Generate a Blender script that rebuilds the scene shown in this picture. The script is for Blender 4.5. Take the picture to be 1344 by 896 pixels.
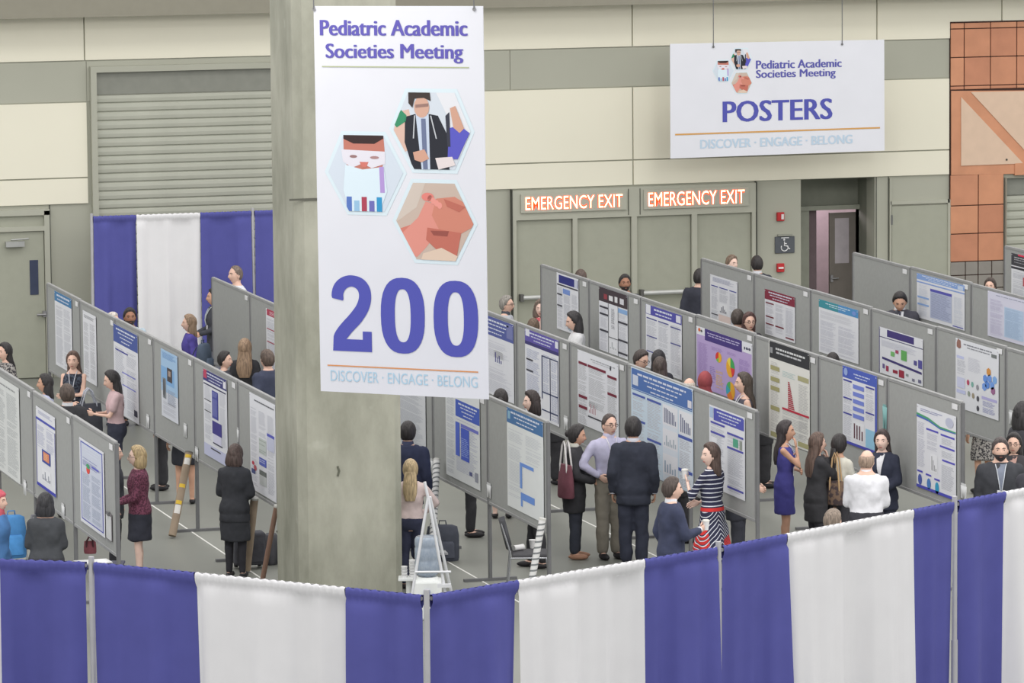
import bpy, bmesh, math, random
import numpy as np
from mathutils import Vector, Matrix
random.seed(7)
sc = bpy.context.scene
for o in list(bpy.data.objects): bpy.data.objects.remove(o)
COL = sc.collection

# ------------------------------------------------------------------ camera
F = 6400.0; ROLL = math.radians(.5); PITCH = math.atan(749.5/6400); HEAD = math.radians(16.3); CH = 10.0
fwd = Vector((math.sin(HEAD)*math.cos(PITCH), math.cos(HEAD)*math.cos(PITCH), -math.sin(PITCH)))
r0 = Vector((math.cos(HEAD), -math.sin(HEAD), 0)); u0 = r0.cross(fwd)
RT = math.cos(ROLL)*r0 - math.sin(ROLL)*u0; UP = math.cos(ROLL)*u0 + math.sin(ROLL)*r0
cam = bpy.data.cameras.new('camera'); co = bpy.data.objects.new('camera', cam); COL.objects.link(co)
cam.sensor_width = 36; cam.lens = 36*F/1344; cam.clip_start = 1; cam.clip_end = 400
m = Matrix((RT, UP, -fwd)).transposed().to_4x4(); m.translation = (0, 0, CH); co.matrix_world = m
sc.camera = co

# ------------------------------------------------------------------ light
w = bpy.data.worlds.new('hall_light'); sc.world = w; w.use_nodes = True
bg = w.node_tree.nodes['Background']; bg.inputs[0].default_value = (1.0, .985, .97, 1); bg.inputs[1].default_value = .98
sc.view_settings.view_transform = 'Standard'; sc.view_settings.look = 'None'
sc.view_settings.exposure = 0.27; sc.view_settings.gamma = 1; sc.view_settings.use_curve_mapping = False
def lamp(x, y, z, size, power, tgt=None):
    l = bpy.data.lights.new('high_bay_lamp', 'AREA'); l.shape = 'SQUARE'; l.size = size; l.energy = power; l.color = (1, .97, .93)
    o = bpy.data.objects.new('high_bay_lamp', l); COL.objects.link(o); o.location = (x, y, z)
    if tgt: o.rotation_euler = (Vector(tgt)-Vector((x, y, z))).to_track_quat('-Z', 'Y').to_euler()
for lx in (6, 16, 26, 36):
    for ly in (38, 50, 62, 72): lamp(lx, ly, 13.5, 2.5, 150)
lamp(8, 44, 13, 4, 500, (20, 79, 3)); lamp(24, 44, 13, 4, 500, (26, 79, 3))

# ------------------------------------------------------------------ pixel helpers (1344 x 896 frame)
def ray(x, y): return fwd + RT*((x-672)/F) - UP*((y-448)/F)
def atz(x, y, z=0.): d = ray(x, y); return Vector((0, 0, CH)) + d*((z-CH)/d.z)
def aty(x, y, Y): d = ray(x, y); return Vector((0, 0, CH)) + d*(Y/d.y)
def atx(x, y, X): d = ray(x, y); return Vector((0, 0, CH)) + d*(X/d.x)

# ------------------------------------------------------------------ materials
def s2l(c):
    out = []
    for v in c[:3]:
        v /= 255.; out.append(v/12.92 if v <= .04045 else ((v+.055)/1.055)**2.4)
    return (*out, 1.)
MATS = {}
def mat(col, rough=.75, kind='plain', var=.06, scale=6., bump=0., metal=0., spec=.3, key=None):
    k = key or (col, rough, kind, var, scale, bump, metal)
    if k in MATS: return MATS[k]
    m = bpy.data.materials.new('mat_%d' % len(MATS)); m.use_nodes = True; nt = m.node_tree; n = nt.nodes; L = nt.links
    b = n['Principled BSDF']; b.inputs['Roughness'].default_value = rough; b.inputs['Metallic'].default_value = metal
    b.inputs['Specular IOR Level'].default_value = spec
    c = s2l(col); tc = n.new('ShaderNodeTexCoord')
    nz = n.new('ShaderNodeTexNoise'); nz.inputs['Scale'].default_value = scale; nz.inputs['Detail'].default_value = 4
    L.new(tc.outputs['Object'], nz.inputs['Vector'])
    r = n.new('ShaderNodeValToRGB'); e = r.color_ramp.elements
    e[0].position = .3; e[1].position = .7
    e[0].color = tuple(v*(1-var) for v in c[:3]) + (1,); e[1].color = tuple(min(1, v*(1+var)) for v in c[:3]) + (1,)
    L.new(nz.outputs['Fac'], r.inputs[0]); L.new(r.outputs[0], b.inputs['Base Color'])
    if bump:
        bp = n.new('ShaderNodeBump'); bp.inputs['Strength'].default_value = bump; bp.inputs['Distance'].default_value = .02
        L.new(nz.outputs['Fac'], bp.inputs['Height']); L.new(bp.outputs[0], b.inputs['Normal'])
    MATS[k] = m; return m
def vcol_mat(rough=.6, emit=0):
    k = ('vcol', rough)
    if k in MATS: return MATS[k]
    m = bpy.data.materials.new('print_ink'); m.use_nodes = True; nt = m.node_tree; n = nt.nodes
    a = n.new('ShaderNodeAttribute'); a.attribute_name = 'ink'
    b = n['Principled BSDF']; b.inputs['Roughness'].default_value = rough; b.inputs['Specular IOR Level'].default_value = .2
    nt.links.new(a.outputs['Color'], b.inputs['Base Color']); MATS[k] = m; return m
def emis(col, st):
    m = bpy.data.materials.new('lit_letters'); m.use_nodes = True; b = m.node_tree.nodes['Principled BSDF']
    b.inputs['Base Color'].default_value = s2l(col); b.inputs['Emission Color'].default_value = s2l(col); b.inputs['Emission Strength'].default_value = st
    return m
cloth = lambda c, var=.12: mat(tuple(v*.89+19 for v in c), .9, bump=.35, var=var, scale=9.)  # dark tones lifted: the hall's haze is put into the cloth colour
CONC = mat((150, 151, 137), .85, var=.14, scale=1.3, bump=.2)
STEEL = mat((150, 150, 152), .4, metal=.6)
DKMET = mat((110, 111, 113), .5)
RAIL = mat((150, 151, 152), .55)

# patterned cloth: spots / stripes
def spots(c1, c2, scale=22., thr=.52):
    m = bpy.data.materials.new('patterned_cloth'); m.use_nodes = True; nt = m.node_tree; n = nt.nodes; L = nt.links
    tc = n.new('ShaderNodeTexCoord'); nz = n.new('ShaderNodeTexNoise'); nz.inputs['Scale'].default_value = scale; nz.inputs['Detail'].default_value = 1
    r = n.new('ShaderNodeValToRGB'); r.color_ramp.elements[0].position = thr-.04; r.color_ramp.elements[1].position = thr+.04
    r.color_ramp.elements[0].color = s2l(c1); r.color_ramp.elements[1].color = s2l(c2)
    L.new(tc.outputs['Object'], nz.inputs[0]); L.new(nz.outputs['Fac'], r.inputs[0]); b = n['Principled BSDF']
    L.new(r.outputs[0], b.inputs['Base Color']); b.inputs['Roughness'].default_value = .9; return m
def stripe_dress():
    m = bpy.data.materials.new('striped_jersey'); m.use_nodes = True; nt = m.node_tree; n = nt.nodes; L = nt.links
    def M(op, a, b=None):
        q = n.new('ShaderNodeMath'); q.operation = op
        for i, v in enumerate((a, b)):
            if v is None: continue
            if isinstance(v, (int, float)): q.inputs[i].default_value = v
            else: L.new(v, q.inputs[i])
        return q.outputs[0]
    def mix(f, a, b):
        q = n.new('ShaderNodeMix'); q.data_type = 'RGBA'; L.new(f, q.inputs['Factor'])
        for nm, v in ((6, a), (7, b)):
            if isinstance(v, tuple): q.inputs[nm].default_value = v
            else: L.new(v, q.inputs[nm])
        return q.outputs[2]
    tc = n.new('ShaderNodeTexCoord'); sp = n.new('ShaderNodeSeparateXYZ'); L.new(tc.outputs['Object'], sp.inputs[0])
    x, z = sp.outputs[0], sp.outputs[2]
    low = M('LESS_THAN', z, .98)
    slope = M('MULTIPLY', M('ABSOLUTE', M('ADD', x, .06)), M('MULTIPLY', low, 1.1))
    v = M('ADD', z, slope)
    fr = M('FRACT', M('DIVIDE', v, .052)); line = M('LESS_THAN', fr, .22)
    navy = s2l((44, 46, 72)); wh = s2l((215, 218, 228)); red = s2l((205, 52, 50))
    base = mix(line, navy, wh)
    redz = M('MULTIPLY', M('LESS_THAN', M('ADD', z, M('MULTIPLY', x, -.25)), .66), M('GREATER_THAN', x, -.03))
    base = mix(redz, base, mix(line, red, navy))
    belt = M('MULTIPLY', M('GREATER_THAN', z, .985), M('LESS_THAN', z, 1.025))
    seam = M('MULTIPLY', M('MULTIPLY', low, M('LESS_THAN', x, -.19)), M('GREATER_THAN', fr, .4))
    L.new(mix(M('MAXIMUM', belt, seam), base, red), n['Principled BSDF'].inputs['Base Color'])
    n['Principled BSDF'].inputs['Roughness'].default_value = .9
    return m

# ------------------------------------------------------------------ mesh builder
class MB:
    def __init__(s): s.v = []; s.f = []; s.c = []; s.sm = []
    def add(s, vs, fs, col=None, smooth=False):
        o = len(s.v); s.v += [tuple(v) for v in vs]
        for f in fs: s.f.append([i+o for i in f]); s.c.append(col); s.sm.append(smooth)
    def box(s, x0, y0, z0, x1, y1, z1, col=None):
        v = [(x, y, z) for x in (x0, x1) for y in (y0, y1) for z in (z0, z1)]
        s.add(v, [(0, 1, 3, 2), (4, 6, 7, 5), (0, 4, 5, 1), (2, 3, 7, 6), (0, 2, 6, 4), (1, 5, 7, 3)], col); return s
    def tube(s, pts, rad, n=8, cap=True, smooth=True, col=None, flat=1., ref=None):
        pts = [Vector(p) for p in pts]
        if not hasattr(rad, '__len__'): rad = [rad]*len(pts)
        vs = []; 
        for i, p in enumerate(pts):
            d = (pts[min(i+1, len(pts)-1)]-pts[max(i-1, 0)]).normalized()
            a = d.cross(Vector(ref) if ref else (Vector((0, 0, 1)) if abs(d.z) < .9 else Vector((0, 1, 0)))).normalized(); b = d.cross(a)
            for k in range(n):
                t = 2*math.pi*k/n; vs.append(p + a*(math.cos(t)*rad[i]) + b*(math.sin(t)*rad[i]*flat))
        fs = [(i*n+k, i*n+(k+1) % n, (i+1)*n+(k+1) % n, (i+1)*n+k) for i in range(len(pts)-1) for k in range(n)]
        s.add(vs, fs, col, smooth)
        if cap: s.add(vs[:n], [tuple(range(n))[::-1]], col); s.add(vs[-n:], [tuple(range(n))], col)
        return s
    def ell(s, c, r, nu=12, nv=8, col=None, R=None, fn=None):
        vs = []
        for j in range(nv+1):
            ph = -math.pi/2 + math.pi*j/nv
            for i in range(nu):
                t = 2*math.pi*i/nu; d = Vector((math.cos(t)*math.cos(ph), math.sin(t)*math.cos(ph), math.sin(ph)))
                p = Vector((d.x*r[0], d.y*r[1], d.z*r[2]))
                if fn: p = fn(d, p)
                if R: p = R @ p
                vs.append(p+Vector(c))
        s.add(vs, [(j*nu+i, j*nu+(i+1) % nu, (j+1)*nu+(i+1) % nu, (j+1)*nu+i) for j in range(nv) for i in range(nu)], col, True); return s
    def cap(s, a, b, ra, rb, n=10):
        a = Vector(a); b = Vector(b); d = (b-a).normalized()
        s.tube([a-d*ra*.9, a-d*ra*.5, a, b, b+d*rb*.5, b+d*rb*.9], [ra*.4, ra*.85, ra, rb, rb*.85, rb*.4], n); return s
    def loft(s, rings, n=20, cap=True, col=None, wav=None):
        vs = []
        for (z, rx, ry, yo, *xo) in rings:
            x0 = xo[0] if xo else 0
            for k in range(n):
                t = 2*math.pi*k/n; q = 1 if not wav else 1+wav(t, z)
                vs.append((x0+rx*math.cos(t)*q, yo+ry*math.sin(t)*q, z))
        s.add(vs, [(i*n+k, i*n+(k+1) % n, (i+1)*n+(k+1) % n, (i+1)*n+k) for i in range(len(rings)-1) for k in range(n)], col, True)
        if cap: s.add(vs[:n], [tuple(range(n))[::-1]], col); s.add(vs[-n:], [tuple(range(n))], col)
        return s
    def poly(s, pts, z=0., col=None): s.add([(p[0], p[1], z) for p in pts], [tuple(range(len(pts)))], col); return s
    def prism(s, pts, z0, z1, col=None):
        n = len(pts); v = [(p[0], p[1], z0) for p in pts] + [(p[0], p[1], z1) for p in pts]
        s.add(v, [tuple(range(n))[::-1], tuple(range(n, 2*n))] + [(i, (i+1) % n, n+(i+1) % n, n+i) for i in range(n)], col); return s
    def mesh(s, name, mt, ink=False):
        me = bpy.data.meshes.new(name); me.from_pydata(s.v, [], s.f)
        me.polygons.foreach_set('use_smooth', s.sm)
        if ink:
            a = me.attributes.new('ink', 'FLOAT_COLOR', 'CORNER'); arr = []
            for f, c in zip(s.f, s.c): arr += list(s2l(c or (200, 200, 200)))*len(f)
            a.data.foreach_set('color', arr)
        me.materials.append(mt); me.update(); return me
    def build(s, name, mt, parent=None, ink=False, label=None, **kw):
        return link(name, s.mesh(name, mt, ink), parent, label, **kw)
def link(name, me, parent=None, label=None, cat=None, group=None, kind=None):
    o = bpy.data.objects.new(name, me); COL.objects.link(o)
    if parent: o.parent = parent
    for k, v in (('label', label), ('category', cat), ('group', group), ('kind', kind)):
        if v: o[k] = v
    return o
def thing(name, label, cat, loc=(0, 0, 0), rz=0., group=None, M=None, kind=None):
    o = link(name, None, None, label, cat, group, kind); o.location = loc; o.rotation_euler = (0, 0, rz)
    if M is not None: o.matrix_world = M
    return o
def struct(name, mb, mt, **kw): return mb.build(name, mt, kind='structure', **kw)
def bevel(o, wd=.01, seg=2):
    b = o.modifiers.new('bevel', 'BEVEL'); b.width = wd; b.segments = seg; return o
def text_mesh(mb, txt, x0, y0, x1, y1, z=0., col=(0, 0, 0), bold=.02):
    """flat letters fitted into a box"""
    c = bpy.data.curves.new('t', 'FONT'); c.body = txt; c.size = 1; c.offset = bold; c.resolution_u = 3
    o = bpy.data.objects.new('t', c); COL.objects.link(o); bpy.context.view_layer.update()
    me = bpy.data.meshes.new_from_object(o.evaluated_get(bpy.context.evaluated_depsgraph_get()))
    vs = [v.co.copy() for v in me.vertices]; fs = [tuple(p.vertices) for p in me.polygons]
    ax = min(v.x for v in vs); bx = max(v.x for v in vs); ay = min(v.y for v in vs); by = max(v.y for v in vs)
    mb.add([(x0+(v.x-ax)/(bx-ax)*(x1-x0), y0+(v.y-ay)/(by-ay)*(y1-y0), z) for v in vs], fs, col)
    bpy.data.objects.remove(o); bpy.data.meshes.remove(me); return mb
def clip(poly, hexa):
    out = list(poly)
    for i in range(len(hexa)):
        a = hexa[i]; b = hexa[(i+1) % len(hexa)]; ins = lambda p: (b[0]-a[0])*(p[1]-a[1])-(b[1]-a[1])*(p[0]-a[0]) <= 1e-9
        src = out; out = []
        for j, p in enumerate(src):
            q = src[j-1]
            if ins(p) != ins(q):
                d1 = (b[0]-a[0])*(q[1]-a[1])-(b[1]-a[1])*(q[0]-a[0]); d2 = (b[0]-a[0])*(p[1]-a[1])-(b[1]-a[1])*(p[0]-a[0]); t = d1/(d1-d2)
                out.append((q[0]+(p[0]-q[0])*t, q[1]+(p[1]-q[1])*t))
            if ins(p): out.append(p)
        if not out: return []
    return out

# ================================================================== structure
YW = 79.7
def W(px, py): q = aty(px, py, YW); return q.x, q.z
GREY = mat((170, 171, 158), .7, var=.03, scale=.6); CREAM = mat((228, 225, 208), .7, var=.02, scale=.5)
fl = MB().box(-20, 20, -.2, 60, 84, 0)
FLOOR = mat((128, 130, 124), .45, var=.08, scale=.35, bump=.02, spec=.4)
struct('floor', fl, FLOOR)
xa0 = W(1051, 240)[0]; xa1 = W(1148, 240)[0]      # recess
ZC, ZJ, ZB, ZA, ZT = 2.89, 3.33, 4.59, 5.27, 6.02
wall = MB(); wall.box(2, YW, 0, xa0, YW+.4, ZC); wall.box(xa1, YW, 0, 60, YW+.4, ZC); wall.box(2, YW, ZC, 60, YW+.4, 9)
WALL = struct('wall_back', wall, GREY)
def panelx(x0, x1, z0, z1, name='panel', mt=None, d=.035, par=None, g=.012):
    return MB().box(x0+g, YW-d, z0+g, x1-g, YW+.01, z1-g).build(name, mt or CREAM, par or WALL)
xL = W(115, 200)[0]; xR = 31.32; xRoll0 = W(119, 200)[0]; xRoll1 = W(560, 200)[0]
j1 = W(110, 50)[0]; j2 = W(829, 40)[0]; j3 = W(1150, 20)[0]; j4 = W(1314, 10)[0]; jm = (j1+j2)/2
for a, b in ((2, j1), (j1, jm), (jm, j2), (j2, j3), (j3, j4), (j4, 45)): panelx(a, b, ZA, ZT+.3)
g1 = W(669, 90)[0]
for a, b in ((2, xL), (xL, xRoll1+.2), (xRoll1+.2, g1), (g1, xR)):
    if b-a > 0: panelx(a, b, ZB, ZA, mt=GREY, d=.015, g=.006)
panelx(2, xL, ZJ, ZB); panelx(2, xL, ZC, ZJ)
for a, b in ((xRoll1+.2, j2), (j2, xR)): panelx(a, b, ZJ, ZB); panelx(a, b, ZC, ZJ)
struct('trim_1', MB().box(2, YW-.55, ZT, 60, YW, 6.9), mat((140, 137, 124), .7, var=.03), label='grey beam running along the top of the wall')
# lower grey wall joints
for px in (1150, 1166): x = W(px, 260)[0]; MB().box(x-.008, YW-.006, 0, x+.008, YW, ZC).build('joint', mat((80, 82, 76)), WALL)
# roll-up doors, one part per slat
SLAT = mat((172, 174, 162), .5, var=.05, scale=2.); SLAT2 = mat((132, 134, 126), .5, var=.05)
def rollup(name, x0, x1, ztop, label, fw=.1):
    r = thing(name, label, None, (x0, YW-.02, 0), kind='structure'); w_ = x1-x0; p = .147
    n = int((ztop-.3)/p)
    me = MB(); prof = [(0, 0), (-.026, .02), (-.032, .075), (-.024, .125), (0, .1468)]
    me.add([(x, a, b) for x in (0, w_) for a, b in prof], [(i, i+1, 6+i, 5+i) for i in range(4)]+[(0, 1, 2, 3, 4), (9, 8, 7, 6, 5)], None, False)
    m0 = me.mesh('slat', SLAT)
    for i in range(n): s_ = link('slat', m0, r); s_.location = (0, .02, i*p)
    MB().box(0, -.02, n*p, w_, .02, ztop).build('hood', SLAT2, r)
    f = MB(); f.box(-fw, -.1, 0, 0, .02, ztop+fw); f.box(w_, -.1, 0, w_+.1, .02, ztop+.1); f.box(0, -.1, ztop, w_, .02, ztop+fw); f.build('door_frame', GREY, r)
rollup('door_1', xRoll0+.1, xRoll1, W(120, 95)[1], 'large grey roll-up shutter behind the rear blue and white drapes')
# double emergency doors
xe0, xe1 = W(671, 300)[0], W(990, 260)[0]; zd = 2.36
DOORG = mat((162, 164, 150), .55, var=.03); DARKJ = mat((70, 72, 66)); FRAMEG = mat((173, 174, 161), .6, var=.02)
e = thing('door_2', 'bank of four emergency exit door leaves under the lit red signs', None, (xe0, YW, 0), kind='structure')
ew = xe1-xe0; mb = MB(); mb.box(0, -.09, zd, ew, 0, ZC-.02); mb.build('header', FRAMEG, e)
xs = [W(p, 300)[0]-xe0 for p in (671, 676, 750, 756, 827, 834, 906, 913, 985, 990)]
fr = MB()
for k in range(0, 10, 2): fr.box(xs[k], -.09, 0, xs[k+1], 0, zd)
fr.build('door_frame', FRAMEG, e)
for k in range(4):
    d = MB().box(xs[2*k+1]+.01, -.03, .01, xs[2*k+2]-.01, 0, zd-.01).build('door_leaf', DOORG, e)
    if k != 3:
        b0, b1 = xs[2*k+1]+.1, xs[2*k+2]-.1; zz = 1.03
        h = MB(); h.tube([(b0, -.12, zz), (b1, -.12, zz)], .04, 8); h.build('push_bar', mat((196, 198, 196), .4, metal=.3), d)
        MB().box(b0-.05, -.14, zz-.06, b0+.01, -.03, zz+.06).box(b1-.01, -.14, zz-.06, b1+.05, -.03, zz+.06).build('bar_bracket', mat((96, 96, 94), .5), d)
jn = MB()
for q in (xs[0]-.015, ew+.005): jn.box(q, -.1, 0, q+.015, -.0, ZC)
xm = (xs[4]+xs[5])/2; jn.box(xm-.11, -.1, zd+.03, xm-.1, -.085, ZC-.05); jn.box(xm+.1, -.1, zd+.03, xm+.11, -.085, ZC-.05); jn.build('door_joint', DARKJ, e)
# lit emergency signs
RED = emis((255, 70, 30), 1.6); HOT = emis((255, 236, 190), 2.0)
for pa, pb, ya, yb, lb in ((687, 814, 258, 275, 'left'), (848, 974, 252, 270, 'right')):
    X0, Z1 = W(pa, ya); X1, _ = W(pb, ya-4); Z0 = W(pa, yb)[1]
    g = thing('emergency_exit_sign', 'lit red EMERGENCY EXIT sign over the %s pair of grey doors' % lb, 'sign', ((X0+X1)/2, YW-.11, Z0-.05), group='lit exit signs over the doors')
    hw = (X1-X0)/2; ht = Z1-Z0
    MB().box(-hw-.08, -.012, 0, hw+.08, .015, ht+.1).build('sign_face', FRAMEG, g)
    for nm, mt_, bo, yy in (('letter_glow', RED, .045, -.016), ('lettering', HOT, -.004, -.02)):
        t = MB(); text_mesh(t, 'EMERGENCY EXIT', -hw, .05-(.004 if bo > 0 else 0), hw, .05+ht+(.004 if bo > 0 else 0), 0, bold=bo)
        t.v = [(a, yy, b) for a, b, c in t.v]; t.build(nm, mt_, g)
# right recess with open door
rc = MB(); D = .95
rc.box(xa0-.02, YW+.4, 0, xa0+.0, YW+D, ZC); rc.box(xa1, YW+.4, 0, xa1+.02, YW+D, ZC); rc.box(xa0, YW+.1, ZC, xa1, YW+D, ZC+.05)
zt = 2.33; rc.box(xa0, YW+D-.1, zt, xa1, YW+D, ZC)
struct('wall_recess', rc, mat((128, 131, 120), .7))
xd0, xd1 = aty(1058, 300, YW+D).x, aty(1124, 300, YW+D).x; xlf = aty(1091, 300, YW+D).x; xws = aty(1069, 300, YW+D+.1).x
fr = MB(); fr.box(xa0, YW+D-.16, 0, xd0, YW+D, zt); fr.box(xd1, YW+D-.16, 0, xa1, YW+D, zt); fr.box(xa0+.1, YW+D-.2, zt-.06, xd1+.03, YW+D-.1, zt+.02)
struct('trim_2', fr, mat((146, 149, 137), .6))
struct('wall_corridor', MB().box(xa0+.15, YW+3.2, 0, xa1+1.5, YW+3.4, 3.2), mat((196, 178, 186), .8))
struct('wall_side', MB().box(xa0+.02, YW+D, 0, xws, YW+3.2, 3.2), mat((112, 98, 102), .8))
l = bpy.data.lights.new('corridor_lamp', 'POINT'); l.energy = 60; l.color = (1, .86, .92); l.shadow_soft_size = .3
lo = bpy.data.objects.new('corridor_lamp', l); COL.objects.link(lo); lo.location = (xa0+.9, YW+2.0, 2.7)
dl = thing('door_3', 'dark door standing open in the recess at right', None, (xlf, YW+D+.03, 0), kind='structure')
BRN = mat((122, 116, 110), .6)
mb = MB(); mb.box(-.03, -.025, .02, .5, .025, 1.3); mb.box(-.03, -.025, 1.3, .07, .025, 2.2); mb.box(.34, -.025, 1.3, .5, .025, 2.2); mb.box(.07, -.025, 2.1, .34, .025, 2.2); mb.build('door_leaf', BRN, dl)
MB().box(.07, -.01, 1.3, .34, .01, 2.1).build('glass_pane', mat((185, 178, 184), .15, spec=.6), dl)
MB().tube([(-.01, -.07, 1.04), (.12, -.07, 1.04)], .014).box(-.025, -.07, .98, .02, -.02, 1.1).build('door_handle', STEEL, dl)
# flush panel door right of recess
x0, x1 = W(1170, 270)[0], W(1243, 270)[0]
d4 = thing('door_4', 'flush grey service door left of the orange tiles', None, (x0, YW, 0), kind='structure')
MB().box(0, -.03, .01, x1-x0, 0, 2.37).build('door_leaf', DOORG, d4); MB().box(-.03, -.05, 2.4, x1-x0+.03, 0, 2.46).box(x1-x0, -.05, 0, x1-x0+.05, 0, 2.46).box(-.045, -.05, 0, -.015, 0, ZC-.03).build('door_frame', FRAMEG, d4)
MB().tube([(-.01, -.05, 2.05), (-.01, -.05, 2.22)], .015).build('hinge', DKMET, d4)
# left door
xl1 = W(64, 300)[0]; xl0 = xl1-1.25
d5 = thing('door_5', 'grey single door with narrow window, lever handle and closer at far left', None, (xl0, YW, 0), kind='structure')
lw = xl1-xl0; zl = W(30, 303)[1]; zz1 = W(30, 277)[1]
fr = MB(); fr.box(0, -.09, 0, .09, 0, zz1); fr.box(lw-.09, -.09, 0, lw, 0, zz1); fr.box(.09, -.09, zl, lw-.09, 0, zl+.08); fr.box(0, -.09, zz1-.07, lw, 0, zz1+.03); fr.build('door_frame', FRAMEG, d5)
MB().box(.09, -.03, zl+.08, lw-.09, 0, zz1-.07).build('transom_panel', DOORG, d5)
lf = MB().box(.1, -.045, .02, lw-.1, 0, zl-.01).build('door_leaf', DOORG, d5)
wx0, wz1 = W(38, 341); wx1, wz0 = W(50, 386)
MB().box(wx0-xl0, -.055, wz0, wx1-xl0, -.04, wz1).build('window_pane', mat((62, 70, 92), .2, spec=.6), lf)
hx, hz = W(55, 412); MB().tube([(hx-xl0-.1, -.1, hz), (hx-xl0+.05, -.1, hz)], .018).box(hx-xl0+.0, -.1, hz-.04, hx-xl0+.07, -.045, hz+.06).build('door_handle', STEEL, lf)
cx, cz = W(20, 319); MB().box(cx-xl0-.18, -.15, cz-.05, cx-xl0+.13, -.045, cz+.04).tube([(cx-xl0-.1, -.16, cz+.07), (cx-xl0+.2, -.14, cz+.08)], .015).build('door_closer', mat((176, 178, 176), .35, metal=.4), lf)
MB().box(xl1+.01, YW-.01, 0, xl1+.03, YW, ZC).build('joint', mat((90, 92, 86)), WALL)

# ---- orange tiled portal
ORG = [mat((c[0], c[1], c[2]), .6, var=.08, scale=3.) for c in ((196, 138, 108), (202, 144, 112), (190, 132, 104))]
GT = mat((140, 136, 130), .6, var=.05); BEI = mat((214, 188, 166), .7, var=.03)
zo = W(1248, 118)[1]; ztop = W(1248, 30)[1]; zs = W(1248, 229.5)[1]; zg = W(1248, 343.6)[1]
X0 = xR; back = MB().box(X0, YW-.042, 0, W(1316, 260)[0], YW+.02, zs).box(X0, YW-.042, zs, X0+6, YW+.02, ztop+.02); back.build('grout', mat((70, 50, 44), .8), WALL)
def tile(x0, z0, x1, z1, mt, name='tile'):
    return bevel(MB().box(x0+.008, YW-.062, z0+.008, x1-.008, YW, z1-.008).build(name, mt, WALL), .006, 1)
xcol = [X0, W(1264, 60)[0]] ; st = W(1298.5, 60)[0]-xcol[1]
while xcol[-1] < X0+4: xcol.append(xcol[-1]+st)
zr = [ztop, W(1248, 38)[1], W(1248, 75.5)[1], W(1248, 113)[1], zo]
for i in range(len(xcol)-1):
    for j in range(4): tile(xcol[i], zr[j+1], xcol[i+1], zr[j], random.choice(ORG))
# frame band and beige panels
def wallpoly(pts, mt, name, d=.045):
    P = [W(*p) for p in pts]; mb = MB(); mb.prism(P, 0, d); mb.v = [(a, YW-c, b) for a, b, c in mb.v]; return mb.build(name, mt, WALL)
FRM = ORG[1]
wallpoly([(1247, 119), (1247, 229.5), (1344+60, 226), (1344+60, 118)], FRM, 'orange_frame', .06)
wallpoly([(1259.5, 127), (1259.5, 217), (1341, 214)], BEI, 'beige_panel', .075)
wallpoly([(1272.5, 120.5), (1357, 212), (1404, 210), (1404, 118)], BEI, 'beige_panel', .072)
wallpoly([(1330, 214), (1404, 210), (1404, 226), (1330, 229.5)], FRM, 'orange_frame', .078)
MB().tube([(W(1319, 209)[0], YW-.085, W(1319, 209)[1]), (W(1319, 209)[0], YW-.06, W(1319, 209)[1])], .018).build('bolt', DARKJ, WALL)
xt = [X0, W(1282.5, 260)[0], W(1316, 260)[0]]; zz = [zs, W(1248, 270)[1], W(1248, 307)[1], zg]
for i in (0, 1):
    for j in range(3): tile(xt[i], zz[j+1], xt[i+1], zz[j], ORG[(i+j) % 3])
xg = [X0, W(1265.5, 360)[0], xt[1], W(1300, 360)[0], xt[2]]
for i in range(4):
    z = zg
    for j in range(6): tile(xg[i], z-.24, xg[i+1], z, GT); z -= .24
rollup('door_6', xt[2]+.03, xt[2]+3, zs-.08, 'grey roll-up shutter right of the orange tiles', .004)

# ---- fire alarms and signs on the wall
def wbox(name, label, cat, px, py, wm, hm, dm, mt):
    X, Z = W(px, py); t = thing(name, label, cat, (X, YW-dm, Z-hm/2)); bevel(MB().box(-wm/2, 0, 0, wm/2, dm, hm).build('housing', mt, t), .006, 1); return t
REDP = mat((186, 48, 52), .5)
t = wbox('fire_alarm', 'small red fire alarm strobe above the wheelchair sign', 'alarm', 1023.5, 284, .13, .15, .06, REDP); MB().box(.005, -.012, .03, .05, 0, .12).build('strobe_lens', mat((225, 220, 220), .2), t)
t = wbox('fire_pull_station', 'small red fire alarm pull station below the wheelchair sign', 'alarm', 1023.5, 351, .13, .15, .06, REDP); MB().box(-.045, -.012, .06, .045, 0, .09).build('pull_handle', mat((230, 225, 225)), t)
t = wbox('wheelchair_sign', 'dark grey square sign with white wheelchair symbol', 'sign', 1029.5, 321, .36, .29, .03, mat((88, 92, 98), .5))
s_ = MB(); WHI = mat((232, 233, 235), .5)
ring = [(-.01+.062*math.cos(a), .1+.062*math.sin(a)) for a in [math.radians(q) for q in range(150, 400, 20)]]; 
s_.tube([(a, 0, b) for a, b in ring], .009, 6); s_.tube([(-.015, 0, .205), (-.012, 0, .13), (.04, 0, .125), (.07, 0, .07), (.09, 0, .078)], .012, 6); s_.tube([(-.015, 0, .17), (.03, 0, .165)], .009, 6); s_.ell((-.016, 0, .235), (.018, .01, .018), 8, 6)
s_.box(-.07, -.004, .262, .07, .004, .275)
o = s_.build('symbol', WHI, t); o.location = (0, -.006, 0)
MB().box(-.13, -.02, .3, .13, .03, .33).build('top_strip', mat((150, 152, 142)), t)

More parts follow.
